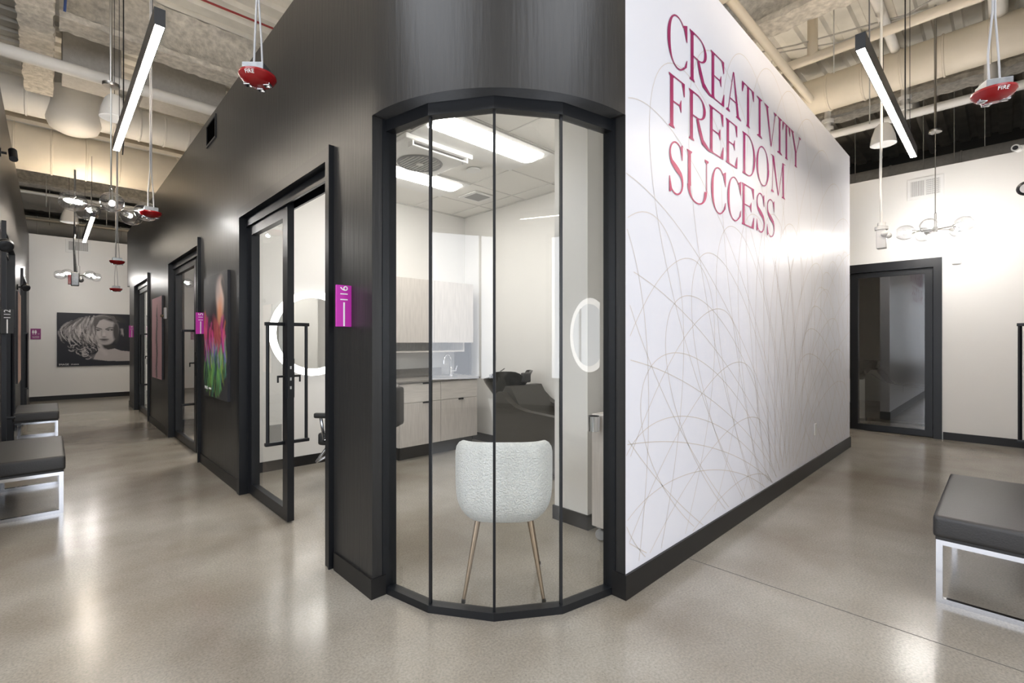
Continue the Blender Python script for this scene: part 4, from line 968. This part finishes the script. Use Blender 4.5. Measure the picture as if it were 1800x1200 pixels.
for k in range(70):                       # lower curls
    cxx, cyy, rr = rnd.uniform(250, 700), rnd.uniform(700, 920), rnd.uniform(20, 60)
    if cyy > 720 + (cxx - 230) * .55: continue
    a0 = rnd.uniform(0, 6); Ln([(cxx + rr * math.cos(a0 + i * .35), cyy + rr * .8 * math.sin(a0 + i * .35)) for i in range(6)], rnd.uniform(5, 9), rnd.choice([.08, .25, .45, .6]), .8)
for k in range(14): Ln([(1090 + rnd.uniform(0, 70), 430 + rnd.uniform(-20, 40)), (1110 + rnd.uniform(0, 60), 500 + rnd.uniform(0, 50))], 6, rnd.choice([.1, .35]), .7)
for k in range(30): Ln([(640 + k * 4, 230 + k), (760 + k * 9, 195 + k * 2), (900 + k * 7, 215 + k * 3)], 4, rnd.choice([.08, .2, .4]) * (1 - k / 45), .5)
a = picture('portrait_picture', 'black and white portrait of a wavy haired person on the far left wall', P, (.123, 15.172, 2.02), (1, 0, 0), 1.78, 1.25, (0, -1, 0))
text('lettering', 'IMAGE', .058, SIGNW, a, (.24, 15.17, .815), RX); text('lettering', 'STUDIOS', .034, SIGNW, a, (.43, 15.17, .812), RX)
# colourful portrait on the dark wall (u runs from the far edge to the near edge)
P = Paint(110, 150, (.03, .03, .032))
P.mix(np.clip((.5 - P.Y) * 1.6, 0, 1) * np.clip(1.1 - P.X, 0, 1) * .6, (.13, .13, .13))
P.ell(.72, .20, .15, .20, (.55, .40, .34), .5, .1); P.ell(.70, .33, .12, .18, (.62, .25, .12), .7, .15, .9); P.ell(.63, .12, .10, .12, (.30, .25, .24), .8, .3, .7)
P.ell(.45, .33, .14, .15, (.02, .015, .02), .5)
P.line([(.80, .08), (.93, .2), (.95, .34), (.86, .44)], .04, (.02, .02, .02), .9)
for k in range(340):
    t0 = rnd.random(); x = .02 + .93 * t0; pts = []; ph = rnd.uniform(0, 6)
    y0_ = .30 + .12 * math.sin(PI * t0)
    for i in range(12):
        s_ = i / 11; pts.append((x + (.5 - x) * .12 * math.sin(s_ * 3) + .05 * math.sin(s_ * 8 + ph), y0_ + s_ * (.62 - .1 * t0)))
    i0 = rnd.randint(0, 8); yy = pts[i0][1]
    if yy < .50: c = rnd.choice([(.62, .03, .16), (.70, .06, .30), (.60, .16, .04), (.35, .02, .22), (.05, .02, .03)])
    elif yy < .60: c = rnd.choice([(.45, .05, .38), (.22, .10, .45), (.10, .22, .42), (.30, .5, .35), (.03, .02, .05)])
    else: c = rnd.choice([(.16, .42, .10), (.30, .42, .06), (.08, .24, .08), (.02, .03, .02), (.02, .02, .02), (.05, .20, .16)])
    P.line(pts[i0:i0 + 4], rnd.uniform(.006, .024), c, .55)
for k in range(9): P.ell(.55 + .02 * k, .47, .20 - .018 * k, .10 - .008 * k, [(.50, .04, .12), (.03, .015, .02), (.55, .15, .05)][k % 3], .4, .9, .35)
a = picture('colour_portrait_picture', 'tall picture of a face with rainbow dyed hair on the dark wall', P, (X0 - .025, 5.99, 2.02), (0, -1, 0), .945, 1.235, (-1, 0, 0))
text('lettering', 'IMAGE', .045, SIGNW, a, (X0 - .027, 5.87, .865), R_LEFT); text('lettering', 'STUDIOS', .026, SIGNW, a, (X0 - .027, 5.71, .865), R_LEFT)
# pink picture with a braid
P = Paint(80, 110, (.70, .44, .50))
P.mix(np.clip(P.Y, 0, 1) * .25, (.66, .42, .48))
for i in range(44):
    y_ = .20 + .78 * i / 43; x_ = .5 + .03 * math.sin(i * .3); r_ = .035 + .022 * math.sin(min(1, i / 14) * PI / 2)
    P.ell(x_ + .028 * (-1) ** i, y_, r_, .022, (.10, .09, .10) if i % 3 else (.22, .20, .22), .4, .6 * (-1) ** i)
P.line([(.55, .10), (.53, .15), (.5, .22)], [.012, .03], (.12, .11, .12))
picture('braid_picture', 'pink picture of a dark braid on the dark wall between two doors', P, (X0 - .025, 9.60, 2.03), (0, -1, 0), .93, 1.25, (-1, 0, 0))
P = Paint(20, 30, (.45, .30, .24)); P.ell(.5, .5, .2, .4, (.62, .42, .36), .6)
picture('left_wall_picture', 'narrow sliver of a peach picture on the left wall between its doors', P, (LX + .025, 9.25, 2.03), (0, 1, 0), .93, 1.25, (1, 0, 0))

# ------------------------------------------------------------------ wall lettering
def letter_material():
    m, t, n, b = nm('magenta_print')
    tc = n.new('ShaderNodeTexCoord'); sp = n.new('ShaderNodeSeparateXYZ'); t.links.new(tc.outputs['Object'], sp.inputs[0])
    at = n.new('ShaderNodeAttribute'); at.attribute_name = 'Col'
    t.links.new(at.outputs[0], b.inputs['Base Color']); b.inputs['Roughness'].default_value = .4
    return m
LETM = letter_material()
H_ = .315; ST = .040; HL = .0085
def stroke(bb, pts, wd):
    pts = [Vector(p) for p in pts]; n_ = len(pts); L_, R_ = [], []
    for i, p in enumerate(pts):
        d = (pts[min(i + 1, n_ - 1)] - pts[max(i - 1, 0)]).normalized(); nn = Vector((-d.y, d.x)); w_ = (wd[i] if isinstance(wd, list) else wd) / 2
        L_.append(p + nn * w_); R_.append(p - nn * w_)
    for i in range(n_ - 1): bb.append([L_[i], L_[i + 1], R_[i + 1], R_[i]])
def arc(bb, cx_, cz, rx, rz, a0, a1, thick=ST * .92, thin=HL, seg=36):
    """crescent ring: thick where the outline is vertical, thin where it is horizontal"""
    pts = []
    for i in range(seg + 1):
        a = a0 + (a1 - a0) * i / seg; tk = thin + (thick - thin) * abs(math.cos(a)) ** 1.7
        o = Vector((cx_ + rx * math.cos(a), cz + rz * math.sin(a))); q = Vector((cx_ + (rx - tk) * math.cos(a), cz + (rz - thin) * math.sin(a))); pts.append((o, q))
    for (o, q), (o2, q2) in zip(pts, pts[1:]): bb.append([o, o2, q2, q])
def serif(bb, x, z, up, hw=.036, t_=.009):
    s_ = -1 if up else 1
    bb.append([Vector((x - hw, z)), Vector((x + hw, z)), Vector((x + hw, z + s_ * t_ * .6)), Vector((x + ST * .5, z + s_ * t_ * 2)), Vector((x - ST * .5, z + s_ * t_ * 2)), Vector((x - hw, z + s_ * t_ * .6))])
def stem(bb, x, z0=0, z1=None, wd=ST, s0=True, s1=True, hw=.036):
    z1 = H_ if z1 is None else z1
    bb.append([Vector((x - wd / 2, z0)), Vector((x + wd / 2, z0)), Vector((x + wd / 2, z1)), Vector((x - wd / 2, z1))])
    if s0: serif(bb, x, z0, False, hw)
    if s1: serif(bb, x, z1, True, hw)
def tri(bb, *p): bb.append([Vector(q) for q in p])
def glyph(ch, w_):
    q = []; h = H_
    if ch == 'C':
        arc(q, w_ * .52, h / 2, w_ * .52, h / 2 + .004, math.radians(52), math.radians(308))
        tri(q, (w_ * .98, h * .99), (w_ * 1.0, h * .99), (w_ * 1.0, h * .66), (w_ * .96, h * .66), (w_ * .80, h * .93)); tri(q, (w_ * .97, h * .30), (w_ * 1.0, h * .30), (w_ * .97, h * .16), (w_ * .80, h * .06))
    elif ch in 'OD':
        if ch == 'O': arc(q, w_ / 2, h / 2, w_ / 2, h / 2 + .004, 0, 2 * PI, seg=56)
        else:
            stem(q, .045); 
            arc(q, w_ * .40, h / 2, w_ * .60, h / 2, -PI / 2, PI / 2); tri(q, (.04, h), (w_ * .42, h), (w_ * .42, h - HL), (.04, h - HL)); tri(q, (.04, 0), (w_ * .42, 0), (w_ * .42, HL), (.04, HL))
    elif ch == 'R':
        stem(q, .045); rx = w_ * .72
        arc(q, rx * .50, h * .75, rx * .50 + .01, h * .25, -PI / 2, PI / 2); tri(q, (.04, h), (rx * .52, h), (rx * .52, h - HL), (.04, h - HL)); tri(q, (.04, h * .5), (rx * .52, h * .5), (rx * .52, h * .5 + HL), (.04, h * .5 + HL))
        stroke(q, [(rx * .52, h * .50), (rx * .66, h * .30), (rx * .84, h * .10), (w_ * .86, h * .015), (w_, h * .0)], [.030, .042, .040, .020, .006])
    elif ch in 'EF':
        stem(q, .045); tri(q, (.04, h), (w_, h), (w_, h - HL), (.04, h - HL)); tri(q, (w_, h), (w_, h * .74), (w_ * .95, h * .74), (w_ * .82, h * .97), (w_ * .82, h))
        tri(q, (.04, h * .52), (w_ * .76, h * .52), (w_ * .76, h * .52 - HL), (.04, h * .52 - HL)); tri(q, (w_ * .76, h * .63), (w_ * .79, h * .63), (w_ * .79, h * .39), (w_ * .76, h * .39), (w_ * .66, h * .51))
        if ch == 'E': tri(q, (.04, 0), (w_, 0), (w_, HL), (.04, HL)); tri(q, (w_, 0), (w_ * 1.02, h * .28), (w_ * .98, h * .28), (w_ * .80, h * .03), (w_ * .80, 0))
    elif ch in 'AV':
        f_ = (lambda z: z) if ch == 'A' else (lambda z: h - z)
        a_ = .055; sgn = 1 if ch == 'A' else -1
        X = (lambda x: x) if ch == 'A' else (lambda x: w_ - x)
        tri(q, (X(w_ * .46), f_(h)), (X(w_ * .46 + .018), f_(h)), (X(w_ - a_ + .014), f_(0)), (X(w_ - a_ - .028), f_(0))) if ch == 'A' else tri(q, (a_ - .016, h), (a_ + .026, h), (w_ * .54 + .004, 0), (w_ * .54 - .014, 0))
        if ch == 'A':
            stroke(q, [(w_ * .47, h), (.040, 0)], HL * 1.2); serif(q, .040, 0, False, .034); serif(q, w_ - a_, 0, False, .050); tri(q, (w_ * .22, h * .32), (w_ * .76, h * .32), (w_ * .76, h * .32 + HL), (w_ * .22, h * .32 + HL))
        else:
            stroke(q, [(w_ * .54, 0), (w_ - .040, h)], HL * 1.2); serif(q, a_, h, True, .050); serif(q, w_ - .040, h, True, .034)
    elif ch == 'T':
        stem(q, w_ / 2, s1=False); tri(q, (0, h), (w_, h), (w_, h - HL), (0, h - HL))
        for s_ in (0, 1):
            x_ = lambda v: v if s_ == 0 else w_ - v
            tri(q, (x_(0), h), (x_(0), h * .75), (x_(.012), h * .75), (x_(.045), h * .96), (x_(.045), h))
    elif ch == 'I': stem(q, w_ / 2, hw=w_ / 2)
    elif ch == 'Y':
        stem(q, w_ * .5, 0, h * .46, s1=False); tri(q, (.035, h), (.078, h), (w_ * .5 + ST / 2, h * .44), (w_ * .5 - ST / 2, h * .44)); stroke(q, [(w_ * .5 + .01, h * .42), (w_ - .035, h)], HL * 1.2); serif(q, .055, h, True, .046); serif(q, w_ - .035, h, True, .032)
    elif ch == 'M':
        stroke(q, [(.036, 0), (.046, h)], HL * 1.2); serif(q, .036, 0, False, .034); tri(q, (.03, h), (.078, h), (w_ * .50 + .008, 0), (w_ * .50 - .012, 0)); stroke(q, [(w_ * .50, 0), (w_ - .062, h)], HL * 1.2); tri(q, (w_ - .078, h), (w_ - .040, h), (w_ - .030, 0), (w_ - .070, 0)); serif(q, w_ - .05, 0, False, .046); tri(q, (0, h), (.05, h), (.05, h - .006), (0, h - .006)); tri(q, (w_ - .06, h), (w_, h), (w_, h - .006), (w_ - .06, h - .006))
    elif ch == 'U':
        stem(q, .045, h * .30, h, s0=False); arc(q, w_ * .5 - .004, h * .32, w_ * .5 - .021, h * .325, PI, 2 * PI, thick=ST); stroke(q, [(w_ - .030, h * .30), (w_ - .030, h)], HL * 1.3); serif(q, w_ - .030, h, True, .030)
    elif ch == 'S':
        pts = []; wd = []
        for i in range(41):
            s_ = i / 40
            if s_ < .38: a = math.radians(38) + (math.radians(225) - math.radians(38)) * (s_ / .38); pts.append((w_ * .50 + w_ * .42 * math.cos(a), h * .755 + h * .24 * math.sin(a)))
            elif s_ > .62: a = math.radians(45) - (math.radians(45) + math.radians(142)) * ((s_ - .62) / .38); pts.append((w_ * .48 + w_ * .44 * math.cos(a), h * .25 + h * .245 * math.sin(a)))
            else:
                e = (s_ - .38) / .24; p0, p1 = Vector((w_ * .50 + w_ * .42 * math.cos(math.radians(225)), h * .755 + h * .24 * math.sin(math.radians(225)))), Vector((w_ * .48 + w_ * .44 * math.cos(math.radians(45)), h * .25 + h * .245 * math.sin(math.radians(45)))); p = p0.lerp(p1, e); pts.append((p.x, p.y))
            wd.append(HL + (ST - HL) * math.exp(-((s_ - .5) / .20) ** 2))
        stroke(q, pts, wd); tri(q, (w_ * .86, h), (w_ * .92, h), (w_ * .92, h * .70), (w_ * .88, h * .70), (w_ * .76, h * .93)); tri(q, (w_ * .02, 0), (w_ * .08, 0), (w_ * .20, h * .06), (w_ * .06, h * .30), (w_ * .02, h * .30))
    return q
LINES = [('CREATIVITY', 3.005, [(2.609, 2.861), (2.884, 3.228), (3.195, 3.425), (3.454, 3.744), (3.756, 4.002), (4.070, 4.189), (4.237, 4.548), (4.56, 4.688), (4.70, 4.920), (4.926, 5.251)]),
         ('FREEDOM', 2.628, [(2.617, 2.828), (2.875, 3.211), (3.169, 3.411), (3.447, 3.663), (3.756, 4.030), (4.056, 4.347), (4.399, 4.775)]),
         ('SUCCESS', 2.238, [(2.627, 2.814), (2.847, 3.169), (3.211, 3.454), (3.483, 3.736), (3.744, 4.002), (4.056, 4.247), (4.297, 4.494)])]
wl = thing('wall_lettering', 'magenta serif wall lettering reading creativity, freedom, success', 'lettering', (3.9, Y0, 2.7))
for li, (word, z0, sp) in enumerate(LINES):
    for ch, (xa, xb) in zip(word, sp):
        bb = MB()
        for pk, poly in enumerate(glyph(ch, xb - xa)):
            n_ = len(poly); f0_ = [bb.bm.verts.new((xa + p.x, Y0 - .003 - pk * .00003, z0 + p.y)) for p in poly]
            try: bb.bm.faces.new(f0_)
            except ValueError: pass
        o = bb.build('letter', LETM, wl)
        me = o.data; at = me.color_attributes.new('Col', 'FLOAT_COLOR', 'POINT')
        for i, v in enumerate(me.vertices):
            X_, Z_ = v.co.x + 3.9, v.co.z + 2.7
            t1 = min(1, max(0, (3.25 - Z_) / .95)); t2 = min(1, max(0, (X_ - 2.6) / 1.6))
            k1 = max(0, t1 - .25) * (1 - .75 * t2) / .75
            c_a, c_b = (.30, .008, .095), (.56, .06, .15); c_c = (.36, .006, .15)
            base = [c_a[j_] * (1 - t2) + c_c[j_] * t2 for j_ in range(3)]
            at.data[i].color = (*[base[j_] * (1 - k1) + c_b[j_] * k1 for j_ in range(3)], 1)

# ------------------------------------------------------------------ printed fan of fine lines on the mural wall
def clipseg(p): return 2.172 < p[0] < 7.365 and .135 < p[1] < 3.715
bb = MB()
def fan(px_, pz, L, hw, a0, a1, n_, wd=.0045, lo=0.0):
    for k in range(n_):
        ph = math.radians(a0 + (a1 - a0) * k / (n_ - 1)); d = Vector((math.sin(ph), math.cos(ph))); s_ = Vector((d.y, -d.x)); prev = None
        for i in range(121):
            a = 2 * PI * i / 120; r = L / 2 * (1 - math.cos(a)); sw = hw * math.sin(a) * (.75 + .25 * (1 - math.cos(a)) / 2)
            p = Vector((px_, pz)) + d * r + s_ * sw
            if prev is not None and clipseg(p) and clipseg(prev) and r > lo:
                t = (p - prev).normalized(); nn = Vector((-t.y, t.x)) * wd / 2
                bb.faces([((prev - nn).x, Y0 - .0012, (prev - nn).y), ((p - nn).x, Y0 - .0012, (p - nn).y), ((p + nn).x, Y0 - .0012, (p + nn).y), ((prev + nn).x, Y0 - .0012, (prev + nn).y)], [(0, 1, 2, 3)])
            prev = p
fan(4.85, -.35, 4.02, .80, -80, 66, 17, lo=.45)
fan(4.70, -.30, 2.75, .58, -80, 70, 15, lo=.45)
fan(1.75, -.75, 2.9, .66, -10, 88, 9)
fan(7.55, -.2, 2.7, .55, -62, 20, 12, lo=.45)
bb.build('fan_pattern', LINEM, mural)
for o in list(bpy.data.objects):
    if 'org' in o: del o['org']
